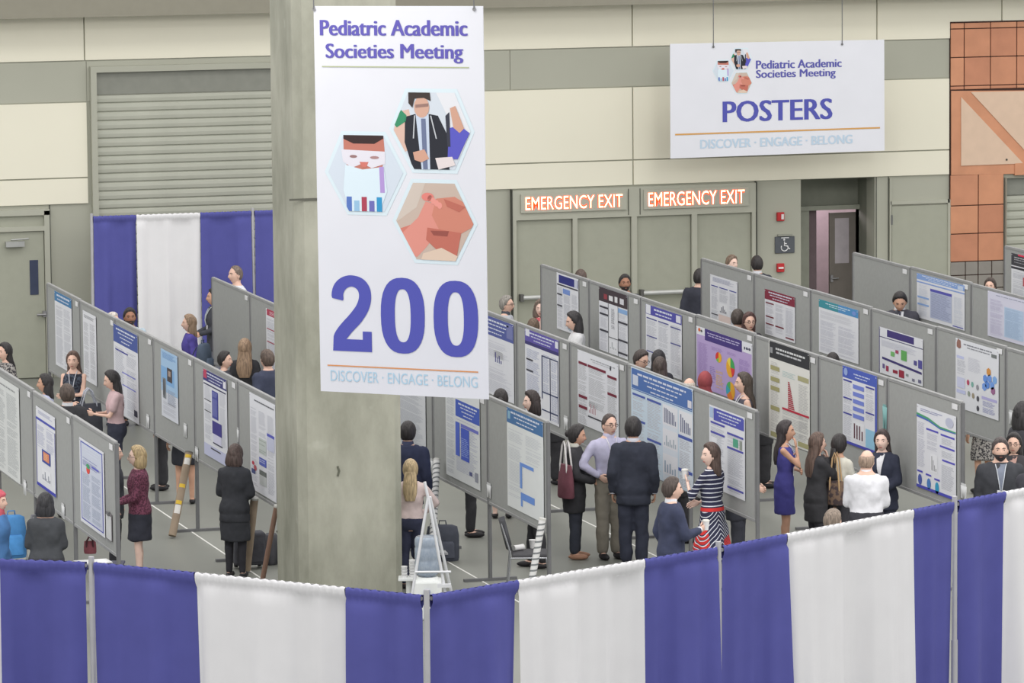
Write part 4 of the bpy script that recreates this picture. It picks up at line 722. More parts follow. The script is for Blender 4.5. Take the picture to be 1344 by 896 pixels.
def hand(mb, Wp, el, side, curl=.45):
    d = (Wp-el).normalized(); c = Vector((0, .02, Wp.z)); n = (c-Wp); n -= d*n.dot(d)
    if n.length < .01: n = Vector((0, 0, 1))
    n.normalize(); wv = d.cross(n)
    if wv.y < -.1 or (abs(wv.y) <= .1 and wv.z < 0): wv = -wv       # thumb side forward / up
    R_ = Matrix((wv, n, d)).transposed(); c = Wp+d*.048
    mb.ell(c, (.04, .0145, .056), 10, 7, R=R_)
    for i, (o_, ln) in enumerate(((-.03, .055), (-.0105, .072), (.01, .078), (.029, .068))):
        p = Wp+d*(.088-abs(o_)*.25)+wv*o_; pts = [p-d*.02, p]; a = curl*.5
        for q in (.45, .32, .25):
            dd = d*math.cos(a)+n*math.sin(a); p = p+dd*ln*q; pts.append(p.copy()); a += curl
        mb.tube(pts, [.0088, .0092, .0085, .0078, .006], 6)
    p = Wp+d*.022+wv*.026; t1 = (d*.6+wv*.75+n*.3).normalized(); t2 = (d*.9+wv*.25+n*.4).normalized()
    mb.tube([p-wv*.012, p+t1*.03, p+t1*.03+t2*.034, p+t1*.03+t2*.052], [.012, .0115, .0095, .006], 6)
PEND = []
WR = bpy.data.textures.new('cloth_folds', 'CLOUDS'); WR.noise_scale = .13; WR.noise_depth = 1
def remeshed(mb, vox, fold=False):
    me = bpy.data.meshes.new('r'); me.from_pydata(mb.v, [], mb.f); o = bpy.data.objects.new('r', me); COL.objects.link(o)
    r = o.modifiers.new('r', 'REMESH'); r.mode = 'VOXEL'; r.voxel_size = vox; r.use_smooth_shade = True
    s = o.modifiers.new('s', 'SMOOTH'); s.factor = .5; s.iterations = 2
    if fold: q = o.modifiers.new('d', 'DISPLACE'); q.texture = WR; q.strength = .03; q.mid_level = .42
    return o
def defer(name, mb, raw, mt, parent, vox, label=None): PEND.append((name, remeshed(mb, vox, name not in ('body', 'tights')), raw, mt, parent, label))
def flush():
    bpy.context.view_layer.update(); dg = bpy.context.evaluated_depsgraph_get()
    for name, o, raw, mt, parent, label in PEND:
        me = bpy.data.meshes.new_from_object(o.evaluated_get(dg)); 
        if raw:
            n = len(me.vertices); co_ = np.empty(n*3, 'f'); me.vertices.foreach_get('co', co_)
            nl = len(me.loops); li = np.empty(nl, 'i'); me.loops.foreach_get('vertex_index', li); ls = np.empty(len(me.polygons), 'i'); me.polygons.foreach_get('loop_start', ls)
            rv = np.array(raw.v, 'f').reshape(-1); rl = [i+n for f in raw.f for i in f]; st = []; k = nl
            for f in raw.f: st.append(k); k += len(f)
            m2 = bpy.data.meshes.new(name); m2.vertices.add(n+len(raw.v)); m2.vertices.foreach_set('co', np.concatenate([co_, rv]))
            m2.loops.add(nl+len(rl)); m2.loops.foreach_set('vertex_index', np.concatenate([li, np.array(rl, 'i')]))
            m2.polygons.add(len(ls)+len(st)); m2.polygons.foreach_set('loop_start', np.concatenate([ls, np.array(st, 'i')]))
            m2.update(calc_edges=True); m2.validate(); bpy.data.meshes.remove(me); me = m2
        me.polygons.foreach_set('use_smooth', [True]*len(me.polygons)); me.materials.clear(); me.materials.append(mt); link(name, me, parent, label)
    for q in PEND: d = q[1].data; bpy.data.objects.remove(q[1]); bpy.data.meshes.remove(d)
    PEND.clear()
SKIN = {'light': mat((228, 190, 172), .6, var=.05, scale=14.), 'fair': mat((236, 204, 190), .6, var=.05, scale=14.), 'tan': mat((206, 162, 138), .6, var=.05, scale=14.), 'brown': mat((168, 124, 102), .6, var=.05, scale=14.)}
def hairmat(c):
    k = ('hair', c)
    if k in MATS: return MATS[k]
    m = bpy.data.materials.new('hair'); m.use_nodes = True; nt = m.node_tree; n = nt.nodes; L = nt.links; b = n['Principled BSDF']; b.inputs['Roughness'].default_value = .5; b.inputs['Specular IOR Level'].default_value = .35
    tc = n.new('ShaderNodeTexCoord'); mp = n.new('ShaderNodeMapping'); mp.inputs['Scale'].default_value = (60, 60, 5); nz = n.new('ShaderNodeTexNoise'); nz.inputs['Scale'].default_value = 1; nz.inputs['Detail'].default_value = 2
    L.new(tc.outputs['Object'], mp.inputs[0]); L.new(mp.outputs[0], nz.inputs[0]); r = n.new('ShaderNodeValToRGB'); cc = s2l(tuple(v*.92+14 for v in c))  # hair tone raised too, painting the hazy veil into its colour
    r.color_ramp.elements[0].position = .3; r.color_ramp.elements[1].position = .7; r.color_ramp.elements[0].color = tuple(v*.62 for v in cc[:3])+(1,); r.color_ramp.elements[1].color = tuple(min(1, v*1.5) for v in cc[:3])+(1,)
    L.new(nz.outputs['Fac'], r.inputs[0]); L.new(r.outputs[0], b.inputs['Base Color']); bp = n.new('ShaderNodeBump'); bp.inputs['Strength'].default_value = .5; bp.inputs['Distance'].default_value = .01; L.new(nz.outputs['Fac'], bp.inputs['Height']); L.new(bp.outputs[0], b.inputs['Normal'])
    MATS[k] = m; return m
BK = (40, 37, 38); DB = (58, 46, 42); BR = (92, 72, 60); LBR = (128, 104, 84); BLD = (176, 152, 116); GRY = (128, 124, 120); WHT = (190, 188, 184)
SHOE = mat((42, 41, 44), .5)
def person(px, py, h, yaw, label, female=False, skin='light', hair=('short', BK), hy=0, hp=0, arms=('down', 'down'), top=('shirt', (200, 200, 210)), bottom=('trousers', (50, 50, 56)), k=1., collar=None, vfront=None, tie=None, glasses=False, beard=None, lanyard=None, shoes=None, tights=None, X=None, Y=None, vox=.021, stride=0., xy=None, belt=None, side=None):
    if xy: P = Vector((*xy, 0))
    elif X is not None: q = atx(px, py, X); P = Vector((q.x, q.y, 0)); h = q.z
    elif Y is not None: q = aty(px, py, Y); P = Vector((q.x, q.y, 0)); h = q.z
    else:
        h *= 1.045; q = atz(px, py, h); P = Vector((q.x, q.y, 0))
        if q.y < 72.9:
            for xr in (XF, XE, XD, XC, XB, XA, XG, XH):
                if xr == XD and 62.6 < q.y < 67: continue
                dx = q.x-xr; sd_ = side or (1 if dx > 0 else -1)
                if abs(dx) < .33 or (side and abs(dx) < .6 and dx*sd_ < .33): q = atx(px, py, xr+sd_*.33); P = Vector((q.x, q.y, 0)); h = q.z; break
    if xy: h *= 1.045
    th = math.radians(yaw); f = Vector((-math.sin(HEAD), -math.cos(HEAD)))*math.cos(th)+Vector((math.cos(HEAD), -math.sin(HEAD)))*math.sin(th)
    s = h/1.78; root = thing('person', label, 'person', P, math.atan2(-f.x, f.y)); root.scale = (s, s, s)
    T = TF if female else TM; sk = SKIN[skin]; sx = (.158 if female else .188)*(.6+.4*k); az = 1.40
    ra = (.038, .033, .030, .022) if female else (.048, .040, .036, .027)
    body = MB(); torso(body, T, .80, 1.56, 0, k, 20, 14)
    feet = []
    for sd in (-1, 1):
        fy = stride*sd; hip = (sd*.082, 0, .88); kn = (sd*.09, fy*.5+.015, .49); an = (sd*.09, fy, .10); feet.append((sd*.09, fy))
        body.cap(hip, kn, .082*k, .052, 12); body.cap(kn, an, .053, .036, 12); body.cap((kn[0], kn[1]-.018, .40), (an[0], an[1]-.008, .22), .046, .032, 10)
        body.ell((sd*.095, fy+.05, .045), (.042, .12, .04), 12, 8)
    A = []
    for i, sd in enumerate((-1, 1)):   # 0 = left side x<0
        tg, hint = ARM[arms[i]] if isinstance(arms[i], str) else arms[i]
        S_ = Vector((sd*sx, -.008, az)); el, wr = ik(S_, (sd*tg[0], tg[1], tg[2]), (sd*hint[0], hint[1], hint[2])); A.append((S_, el, wr))
        body.cap(S_, el, ra[0], ra[1], 10); body.cap(el, wr, ra[2], ra[3], 10); body.ell(S_, (ra[0]*1.15,)*3, 10, 8)
    raw = MB(); HR_ = Matrix.Rotation(math.radians(hy), 3, 'Z') @ Matrix.Rotation(math.radians(-hp), 3, 'X')
    hc = NP+HR_ @ HC
    raw.ell(hc, (1, 1, 1), 32, 24, R=HR_, fn=headshape)
    for sd in (-1, 1): raw.ell(hc+HR_ @ Vector((sd*.083, -.006, -.008)), (.011, .023, .034), 8, 8, R=HR_)
    raw.tube([NP+Vector((0, .0, -.03)), NP+Vector((0, .005, .04)), hc+HR_ @ Vector((0, -.02, -.05))], [.058 if not female else .05]*3, 14)
    for i, sd in enumerate((-1, 1)): hand(raw, A[i][2], A[i][1], sd, .5 if arms[i] != 'cup' else .85)
    defer('body', body, raw, sk, root, vox)
    # face
    if abs(((yaw+hy+180) % 360)-180) < 125:
        for sd in (-1, 1):
            c = surf(sd*.031, .010, -.0015); m_ = MB(); m_.ell(hc+HR_ @ c, (.016, .007, .0085), 10, 6, R=HR_)
            m_.c = [((226, 222, 220) if abs(sum(m_.v[i][0]*HR_[0][0]+m_.v[i][1]*HR_[1][0] for i in f)/len(f)-((hc+HR_ @ c).x*HR_[0][0]+(hc+HR_ @ c).y*HR_[1][0])) > .0115 else (58, 42, 36)) for f in m_.f]
            m_.build('eye', vcol_mat(), root, ink=True)
            MB().tube([hc+HR_ @ surf(sd*a, z, .001) for a, z in ((.016, .029), (.031, .035), (.047, .029))], [.0034, .004, .0026] if female else [.0045, .005, .0035], 5).build('eyebrow', hairmat(tuple(int(v*.8) for v in hair[1]) if hair[0] != 'scarf' else DB), root)
        MB().tube([hc+HR_ @ surf(a, z, .0) for a, z in ((-.024, -.0615), (-.01, -.060), (0, -.061), (.01, -.060), (.024, -.0615))], [.003, .006, .0065, .006, .003], 6).build('mouth', mat((168, 92, 88) if female else (160, 104, 94), .5), root)
    if glasses:
        g = MB()
        for sd in (-1, 1): g.tube([hc+HR_ @ (Vector((sd*.036+.022*math.cos(a), .107, .009+.017*math.sin(a)))) for a in [q*math.pi/5 for q in range(11)]], .0028, 5, cap=False); g.tube([hc+HR_ @ Vector((sd*.058, .104, .012)), hc+HR_ @ Vector((sd*.088, -.0, .01))], .0028, 5)
        g.tube([hc+HR_ @ Vector((-.013, .11, .01)), hc+HR_ @ Vector((.013, .11, .01))], .0028, 5); g.build('glasses', mat((60, 52, 52), .4), root)
    # hair
    st, hcol = hair[0], hair[1]; hm = hairmat(hcol) if st != 'scarf' else cloth(hcol)
    fr_t, thick = (.78, .019) if st in ('short',) else (.80, .022)
    if st == 'thin': fr_t, thick = .97, .01
    if st == 'curly': thick = .03
    low = {'short': -.58, 'bald': -.55, 'thin': -.58}.get(st, -.72); sdz = {'short': -.15, 'bald': -.12, 'thin': -.12}.get(st, -.5)
    xs = [-1, -.35, .02, .42, .62, 1]; ys = [low, low, sdz, .45, fr_t, fr_t]
    if st == 'scarf': ys = [-1, -.95, -.8, -.1, .5, .55]; thick = .02
    if st == 'bald': ys[3] = 1; ys[4] = ys[5] = 1.2
    def hfn(d, p):
        thr = lerp_tab(d.y, xs, ys); mk = sstep((d.z-thr)/.14+.3+.12*math.sin(d.x*17+d.y*11))
        if st == 'bald': mk *= 1-sstep((d.z-.42)/.2)
        n_ = .003*math.sin(d.x*23+d.z*9)*math.sin(d.y*19+2)+(.008*math.sin(d.x*31)*math.sin(d.y*29)*math.sin(d.z*27) if st == 'curly' else 0)
        tp = 1+.5*max(0, d.z) if st != 'bald' else .7
        return headshape(d, p, mk*(thick*tp+n_)-(1-mk)*.012)
    hb = MB(); hb.ell(hc, (1, 1, 1), 36, 24, R=HR_, fn=hfn)
    def drape(levels, wv=.04):
        n = 24; vs = []; 
        for j, (dz, yo, rx, ry) in enumerate(levels):
            for i in range(n):
                t = 2*math.pi*i/n; q = 1+wv*math.sin(t*7+j*.8); b = Vector((rx*1.08*math.cos(t)*q, (yo+ry*math.sin(t)*q)*1.08-.004, dz))
                tw = min(1, max(0, (-dz-.08)/.1)); Rm = HR_; p1 = hc+Rm @ b; p2 = hc+Matrix.Rotation(math.radians(hy*.6), 3, 'Z') @ b; vs.append(p1.lerp(p2, tw))
        hb.add(vs, [(j*n+i, (j+1)*n+i, (j+1)*n+(i+1) % n, j*n+(i+1) % n) for j in range(len(levels)-1) for i in range(n)], None, True); hb.add(vs[-n:], [tuple(range(n))[::-1]]); hb.add(vs[:n], [tuple(range(n))])
    if st == 'long': drape([(.06, -.03, .07, .06), (.02, -.032, .088, .068), (-.05, -.035, .092, .068), (-.12, -.05, .098, .062), (-.2, -.085, .108, .05), (-.28, -.1, .11, .042), (-.36, -.11, .098, .034), (-.42, -.112, .07, .022)])
    if st == 'mid': drape([(.06, -.03, .07, .06), (.02, -.032, .09, .07), (-.05, -.032, .097, .074), (-.12, -.04, .104, .07), (-.19, -.065, .098, .052), (-.235, -.075, .07, .034)])
    if st == 'bob': drape([(.06, -.03, .07, .065), (.02, -.03, .096, .078), (-.05, -.03, .108, .084), (-.1, -.03, .11, .08), (-.135, -.035, .096, .066)])
    if st == 'curly': drape([(.06, -.02, .09, .07), (.02, -.03, .11, .082), (-.05, -.03, .122, .084), (-.12, -.04, .126, .08), (-.18, -.05, .11, .066), (-.2, -.05, .08, .04)], .09)
    if st == 'bun': hb.ell(hc+HR_ @ Vector((0, -.125, .01)), (.045, .04, .045), 12, 8)
    if st == 'pony': hb.tube([hc+HR_ @ Vector((0, -.1, -.0)), hc+HR_ @ Vector((0, -.135, -.03)), hc+Vector((0, -.14, -.12)), hc+Vector((0, -.15, -.25)), hc+Vector((0, -.15, -.34)), hc+Vector((0, -.15, -.40))], [.03, .034, .045, .046, .036, .015], 12)
    if st == 'halfup': drape([(.03, -.06, .05, .04), (-.03, -.08, .075, .045), (-.12, -.095, .085, .045), (-.2, -.115, .09, .045), (-.3, -.125, .085, .04), (-.4, -.128, .06, .026)]); hb.ell(hc+HR_ @ Vector((0, -.105, -.02)), (.03, .02, .02), 10, 6)
    if st == 'scarf': hb.loft([(hc.z-.16, .12, .09, 0), (hc.z-.1, .09, .085, .0), (hc.z-.04, .085, .085, -.01)], 20)
    hb.build('hair' if st != 'scarf' else 'headscarf', hm, root)
    if beard:
        def bf(d, p):
            mk = sstep((d.y-.02)/.2)*sstep((-d.z-.24)/.12)*(1-math.exp(-((d.x*.075)/.02)**2-((d.z*.118+.062)/.007)**2)*.95)
            return headshape(d, p, mk*.010-(1-mk)*.008)
        MB().ell(hc, (1, 1, 1), 32, 24, R=HR_, fn=bf).build('beard', hairmat(beard), root)
    # upper garment
    kind, tcol = top[0], top[1]; tm = tcol if not isinstance(tcol, tuple) else cloth(tcol); sl = top[2] if len(top) > 2 else 'long'
    off = {'jacket': .026, 'coat': .03, 'shirt': .014, 'sweater': .02, 'blouse': .018, 'dress': .012}.get(kind, .014)
    bz = {'jacket': .75, 'coat': .62, 'shirt': .98, 'sweater': .90, 'blouse': .90, 'dress': .9}.get(kind, .95)
    g = MB(); zt_ = (1.482 if kind in ('jacket', 'coat') else 1.47) if sl != 'none' else 1.44
    torso(g, T, max(bz, .82), zt_, off, k, 22, 11)
    if bz < .82: g.loft([(bz, .178*k+.014, .132*k+.006, -.01), (.84, .166*k+off, .118*k+off, -.01)], 22)
    if kind == 'dress':
        hem = top[3] if len(top) > 3 else .52; fl_ = top[4] if len(top) > 4 else .02
        g.loft([(hem, .17*k+fl_, .125*k+fl_, 0), (.7, .175*k+fl_*.6, .128*k+fl_*.5, -.005), (.86, .165*k+off, .118*k+off, -.008), (.96, .158*k+off, .11*k+off, -.01)], 26, wav=(lambda t, z: .05*max(0, .9-z)*3*math.sin(6*t)) if fl_ > .05 else None)
    for (S_, el, wr) in A:
        if sl == 'none': continue
        g.ell(S_+Vector((0, 0, -.004)), (ra[0]+off*.9,)*3, 12, 8)
        if sl == 'short': g.cap(S_, S_.lerp(el, .62), ra[0]+off, ra[1]+off*1.6, 12)
        elif sl == 'half': g.cap(S_, el, ra[0]+off, ra[1]+off, 12); g.cap(el, el.lerp(wr, .25), ra[2]+off, ra[2]+off, 12)
        else: g.cap(S_, el, ra[0]+off, ra[1]+off, 12); g.cap(el, el.lerp(wr, .93), ra[2]+off, ra[3]+off*.8, 12)
    defer({'jacket': 'jacket', 'coat': 'coat', 'shirt': 'shirt', 'sweater': 'sweater', 'blouse': 'blouse', 'dress': 'dress'}[kind], g, None, tm, root, vox)
    if collar and kind == 'jacket' and px:
        for S_, el, wr in A: MB().tube([el.lerp(wr, .9), el.lerp(wr, 1.02)], ra[3]+.013, 12).build('cuff', cloth(collar), root)
    if collar:
        MB().loft([(1.45, .09, .075, -.008), (1.49, .077, .07, -.006), (1.532, .068, .066, -.004), (1.528, .058, .056, -.002)], 18, cap=False).build('shirt_collar', cloth(collar), root)
    if vfront:
        m_ = MB(); n = 8; vs = []
        for i in range(n+1):
            z = 1.475-(1.475-1.17)*i/n; a, b, y = tor(T, z, k); hw = .05*(1-i/n)**.8+.004
            for x in (-hw, 0, hw): vs.append((x, y+(b+off+.007)*math.sqrt(max(0, 1-(x/(a+off))**2))+.002, z))
        m_.add(vs, [(i*3+j, i*3+j+1, (i+1)*3+j+1, (i+1)*3+j) for i in range(n) for j in (0, 1)], None, True); m_.build('shirt_front', cloth(vfront), root)
    if tie:
        pts_ = []
        for z in (1.47, 1.42, 1.35, 1.28, 1.2): a, b, y = tor(T, z, k); pts_.append((0, y+b+off+.01, z))
        MB().tube(pts_, [.016, .013, .019, .023, .018], 6, flat=.35, ref=(0, 1, 0)).build('necktie', cloth(tie), root)
    if lanyard:
        m_ = MB()
        for sd in (-1, 1):
            pts_ = []
            for i, z in enumerate((1.47, 1.42, 1.34, 1.26, 1.18)):
                a, b, y = tor(T, z, k); x = sd*(.062-.052*i/4); pts_.append((x, y+(b+off+.008)*math.sqrt(max(0, 1-(x/(a+off))**2))+.004, z))
            m_.tube([(sd*.06, -.03, 1.495)]+pts_, .006, 5)
        m_.build('lanyard', mat(lanyard, .6), root); a, b, y = tor(T, 1.12, k); MB().box(-.045, y+b+off+.006, 1.06, .045, y+b+off+.012, 1.18).build('badge', mat((226, 226, 230), .5), root)
    # lower garment
    bk, bc = bottom[0], bottom[1]; bm = bc if not isinstance(bc, tuple) else cloth(bc)
    if bk == 'trousers':
        g = MB(); torso(g, T, .82, 1.04, .02, k, 22, 5); w0 = bottom[2] if len(bottom) > 2 else .068
        for sd, (fx, fy) in zip((-1, 1), feet):
            g.cap((sd*.084, -.004, .87), (sd*.092, fy*.5+.008, .49), .096*k, w0+.006, 14); g.cap((sd*.092, fy*.5+.008, .49), (sd*.092, fy, .12), w0+.004, w0-.008, 14)
        defer('trousers', g, None, bm, root, vox)
    elif bk == 'skirt':
        hem = bottom[2] if len(bottom) > 2 else .5; fl_ = bottom[3] if len(bottom) > 3 else .02; g = MB()
        g.loft([(hem, .165*k+fl_, .12*k+fl_, 0), (.7, .172*k+fl_*.6, .125*k+fl_*.6, -.004), (.86, .17*k+.006, .124*k+.006, -.01), (.95, .17*k+.006, .122*k+.006, -.012), (1.04, .152*k+.004, .106*k+.004, -.005)], 26); defer('skirt', g, None, bm, root, vox)
    if tights:
        g = MB()
        for sd, (fx, fy) in zip((-1, 1), feet): g.cap((sd*.082, 0, .85), (sd*.09, fy*.5+.015, .49), .088, .058, 12); g.cap((sd*.09, fy*.5+.012, .49), (sd*.09, fy, .09), .064, .046, 12); g.cap((sd*.09, fy*.5-.004, .40), (sd*.09, fy-.008, .2), .062, .046, 12)
        defer('tights', g, None, cloth(tights), root, vox)
    shm = shoes if shoes else SHOE
    for fx, fy in feet:
        m_ = MB(); m_.ell((fx*1.05, fy+.05, .038), (.048, .135, .042), 12, 8, fn=lambda d, p: Vector((p.x, p.y, max(p.z, -.036)))); m_.build('shoe', shm, root)
    if belt: MB().loft([(1.005, *[v+.02 for v in tor(T, 1.0, k)[:2]], -.006), (1.04, *[v+.019 for v in tor(T, 1.03, k)[:2]], -.004)], 22, cap=False).build('belt', mat(belt, .5), root)
    root['h'] = 0; del root['h']
    MW = Matrix.Translation(P) @ Matrix.Rotation(math.atan2(-f.x, f.y), 4, 'Z') @ Matrix.Scale(s, 4)
    return root, MW, A
NAVY = (44, 48, 66); BLACK = (44, 44, 48); CHAR = (58, 60, 66)
dots = spots((168, 164, 160), (66, 64, 68), 40, .5); paisley = spots((124, 70, 92), (84, 44, 62), 45, .5); flor = spots((70, 78, 92), (40, 42, 54), 30, .5)
TROU = ('trousers', BLACK)
# ---- left aisles
person(7, 449, 1.65, -55, 'person with long black hair and patterned blouse at left edge', True, hair=('long', BK), top=('blouse', dots), X=None)
person(60, 490, 1.62, -88, 'smiling person with smooth black hair and pale lilac shirt', True, skin='tan', hair=('mid', BK), top=('shirt', (190, 196, 224)))
person(96, 460, 1.66, -8, 'person with very long brown hair in sleeveless patterned dress, arms folded', True, hair=('long', (86, 66, 58)), arms=('cross', 'folded'), top=('dress', flor, 'none'), lanyard=(210, 212, 222), bottom=('none', BLACK))
person(88, 503, 1.75, -160, 'person with short brown hair and black jacket, white collar behind board', hair=('short', (74, 62, 56)), top=('jacket', BLACK), collar=(214, 216, 222))
r5, M5, A5 = person(151, 484, 1.63, -80, 'person in pink short-sleeved blouse looking down at phone', True, hair=('long', BK), hp=14, arms=('phone', 'phone'), top=('blouse', (206, 176, 180), 'short'), bottom=('trousers', (46, 50, 66), .055))
person(170, 403, 1.75, 12, 'person with short black hair and pale blue shirt near rear drape', skin='brown', hair=('short', BK), beard=(64, 54, 52), top=('shirt', (186, 206, 220)))
person(147, 409, 1.7, 60, 'white-haired person mostly hidden left of man in pale blue shirt', hair=('short', (200, 192, 184)), top=('shirt', (190, 190, 196)))
person(249, 412, 1.65, -85, 'person with shoulder-length light brown hair and violet top', True, hair=('mid', (142, 118, 96)), top=('sweater', (78, 68, 158)))
person(281, 378, 1.68, -75, 'person in open black jacket beside the empty grey board', True, skin='tan', hair=('bun', BK), arms=('front', 'front'), top=('jacket', (56, 58, 66)), vfront=(150, 160, 166), lanyard=(190, 196, 200), bottom=('trousers', (110, 112, 124)))
person(310, 347, 1.85, -60, 'tall grey-haired person in white shirt before the rear blue drape', hair=('thin', (112, 98, 90)), top=('shirt', (224, 226, 234)), Y=77.7)
person(294, 460, 1.6, 75, 'person with short black hair seen behind sky-blue poster board', True, hair=('short', BK), top=('sweater', (60, 60, 70)))
person(321, 444, 1.65, 178, 'person with long sandy hair and black top, seen from behind', True, hair=('long', (150, 124, 100)), top=('sweater', BLACK))
person(351, 458, 1.75, -140, 'person in navy jacket cut off by the concrete column', hair=('short', (84, 70, 62)), top=('jacket', (52, 58, 80)))
r13, M13, A13 = person(181, 584, 1.65, -88, 'person with blond bob, glasses, maroon patterned top and black skirt', True, skin='fair', hair=('bob', (168, 146, 108)), glasses=True, arms=('front', 'front'), top=('blouse', paisley), bottom=('skirt', (44, 46, 58), .56), k=1.12)
person(307, 582, 1.62, 165, 'person in black blazer, black skirt and black tights, seen from behind', True, hair=('bob', (72, 58, 54)), arms=('front', 'front'), hp=12, top=('jacket', (48, 50, 56)), bottom=('skirt', (46, 48, 54), .5), tights=(38, 38, 44), k=1.1)
person(59, 646, 1.62, 178, 'person with round black bob and charcoal sweater, seen from behind', True, hair=('bob', (38, 38, 42)), top=('sweater', (58, 61, 66)), k=1.28, arms=('front', 'front'))
person(-4, 642, 1.62, 70, 'person in red-pink headscarf and blue coat at lower left edge', True, hair=('scarf', (196, 84, 98)), top=('coat', (70, 120, 180)), bottom=TROU)
person(148, 580, 1.6, 88, 'person with white hair and dark jacket hidden behind near left end board', hair=('short', (206, 206, 206)), top=('jacket', (50, 52, 60)))
person(0, 0, 1.66, 178, 'person whose black skirt and bare legs show beneath sky-blue poster board', True, xy=(14.33, 65.1), top=('blouse', (60, 62, 70)), bottom=('skirt', (40, 42, 50), .56), hair=('long', DB), skin='tan')
person(0, 0, 1.72, -90, 'person whose dark trousers show beneath board left of skirt wearer', xy=(14.32, 66.5), top=('jacket', BLACK), bottom=TROU)
# ---- middle
person(535, 552, 1.76, 172, 'dark-haired person in navy suit half hidden by the column', hair=('short', BK), top=('jacket', (44, 50, 78)), bottom=('trousers', (44, 50, 78)), collar=(60, 66, 96))
person(546, 607, 1.54, 178, 'person with long blond hair and pale pink sweater, hand on hip', True, xy=(15.44, 57.3), hair=('halfup', (180, 158, 122)), arms=('hip', 'hip'), top=('sweater', (224, 204, 202)), bottom=('trousers', (46, 50, 74)), k=1.08)
person(0, 0, 1.70, 90, 'person whose black trousers show beneath royal blue poster board', xy=(17.25, 61.0), top=('jacket', BLACK), bottom=TROU, hair=('short', DB))
person(0, 0, 1.64, -90, 'person whose black trousers show behind the black chair', xy=(17.35, 58.3), top=('jacket', BLACK), bottom=TROU, hair=('bun', BK), female=True, stride=.08)
person(657, 510, 1.68, 178, 'person with black hair showing only the crown over steel-blue poster', True, hair=('bun', BK), top=('blouse', (60, 60, 66)), bottom=('skirt', (50, 50, 56), .5), skin='fair')
person(698, 513, 1.65, -70, 'person with curly dark brown hair in profile over steel-blue poster', True, hair=('curly', (52, 44, 44)), skin='fair', top=('sweater', (60, 58, 64)))
r24, M24, A24 = person(754, 556, 1.66, 82, 'person in black coat with maroon bag, black hair tied back', True, skin='tan', hair=('bun', BK), hp=8, arms=('front', 'front'), top=('coat', BLACK), collar=(206, 206, 196), bottom=('trousers', (46, 50, 62)), shoes=mat((168, 128, 106), .6), k=1.05)
person(799, 541, 1.8, 22, 'balding person in lavender shirt and khaki trousers, hand on hip', hair=('thin', (66, 56, 54)), glasses=True, hy=8, arms=('down', 'hip'), top=('shirt', (188, 186, 214)), collar=(194, 192, 220), lanyard=(228, 228, 236), bottom=('trousers', (134, 128, 116), .078), belt=(70, 56, 50), k=1.04)
person(831, 546, 1.84, 176, 'person in dark navy suit seen from behind, before wide blue poster', skin='tan', hair=('short', BK), top=('jacket', (42, 46, 60)), collar=(206, 208, 220), bottom=('trousers', (42, 46, 62), .078), k=1.06)
r27, M27, A27 = person(881, 625, 1.76, 108, 'person in navy suit holding a white cup, dark brown hair', hair=('short', (64, 54, 50)), hy=-8, arms=('down', 'cup'), top=('jacket', (48, 54, 80)), collar=(226, 228, 236), bottom=('trousers', (46, 52, 76)), k=1.06)
r28, M28, A28 = person(934, 580, 1.66, -128, 'person in navy, white and red striped dress looking back over shoulder', True, side=-1, skin='fair', hair=('mid', (76, 60, 54)), hy=62, arms=('up', 'front'), top=('dress', stripe_dress(), 'half', .38, .09), bottom=('none', BLACK))
for px_, X_, lb, c_ in ((898, 19.75, 'person whose black trousers show beneath the wide blue poster', BLACK), (968, 19.75, 'person whose dark trousers show beneath the indigo-headed poster', (48, 50, 60)), (1004, 22.35, 'person whose black clothes show beneath the red ladder chart poster', BLACK), (731, 19.7, 'person whose black clothes show beneath the maroon-barred poster', BLACK)):
    q = atx(px_, 650, X_); person(0, 0, 1.68, 80, lb, xy=(X_, q.y), hair=('short', BK), top=('coat', c_), bottom=('trousers', c_, .078), vox=.026, arms=('front', 'front'))
# ---- right group
person(1030, 551, 1.68, 82, 'person in royal blue sleeveless dress, hand at mouth', True, skin='tan', hair=('long', (48, 42, 44)), arms=('cross', 'chin'), top=('dress', (66, 64, 146), 'none', .56, .01), bottom=('none', BLACK), lanyard=(200, 204, 220))
person(1072, 567, 1.65, 112, 'person with long brown hair in black cardigan over white hem', True, hair=('long', (84, 66, 58)), arms=('front', 'chin'), top=('coat', (46, 46, 50)), bottom=('trousers', (44, 44, 50)))
person(1101, 569, 1.62, 140, 'person in cream sweater with black ponytail', True, skin='tan', hair=('pony', BK), arms=('front', 'front'), top=('sweater', (214, 212, 200)), bottom=('trousers', (52, 52, 58)), k=1.05)
person(1137, 588, 1.75, 172, 'balding person in white shirt seen from behind', hair=('bald', (150, 128, 112)), arms=('front', 'front'), top=('shirt', (230, 231, 238)), collar=(232, 233, 240), bottom=('trousers', (46, 46, 54)), k=1.18, hy=-20)
person(1158, 563, 1.65, -18, 'smiling person with long dark brown hair and navy blazer', True, side=-1, skin='fair', hair=('long', (62, 50, 50)), arms=('front', 'down'), top=('jacket', (40, 44, 62)), vfront=(222, 222, 228), bottom=('trousers', (42, 46, 62)), k=1.1)
person(1092, 667, 1.7, 165, 'greying head just above the white drape panel', hair=('short', (124, 110, 98)), top=('shirt', (180, 180, 190)), hy=-30)
person(1313, 573, 1.8, -2, 'bearded person in dark suit behind the front drape at right', hair=('short', (70, 62, 62)), beard=(52, 46, 48), top=('jacket', (52, 54, 60)), vfront=(120, 128, 146), collar=(120, 128, 146), lanyard=(200, 206, 214), k=1.15)
person(1331, 567, 1.65, -14, 'person with glasses and dark hair, red flower on jacket', True, hair=('mid', BK), glasses=True, top=('jacket', (56, 54, 58)), vfront=(190, 150, 140))
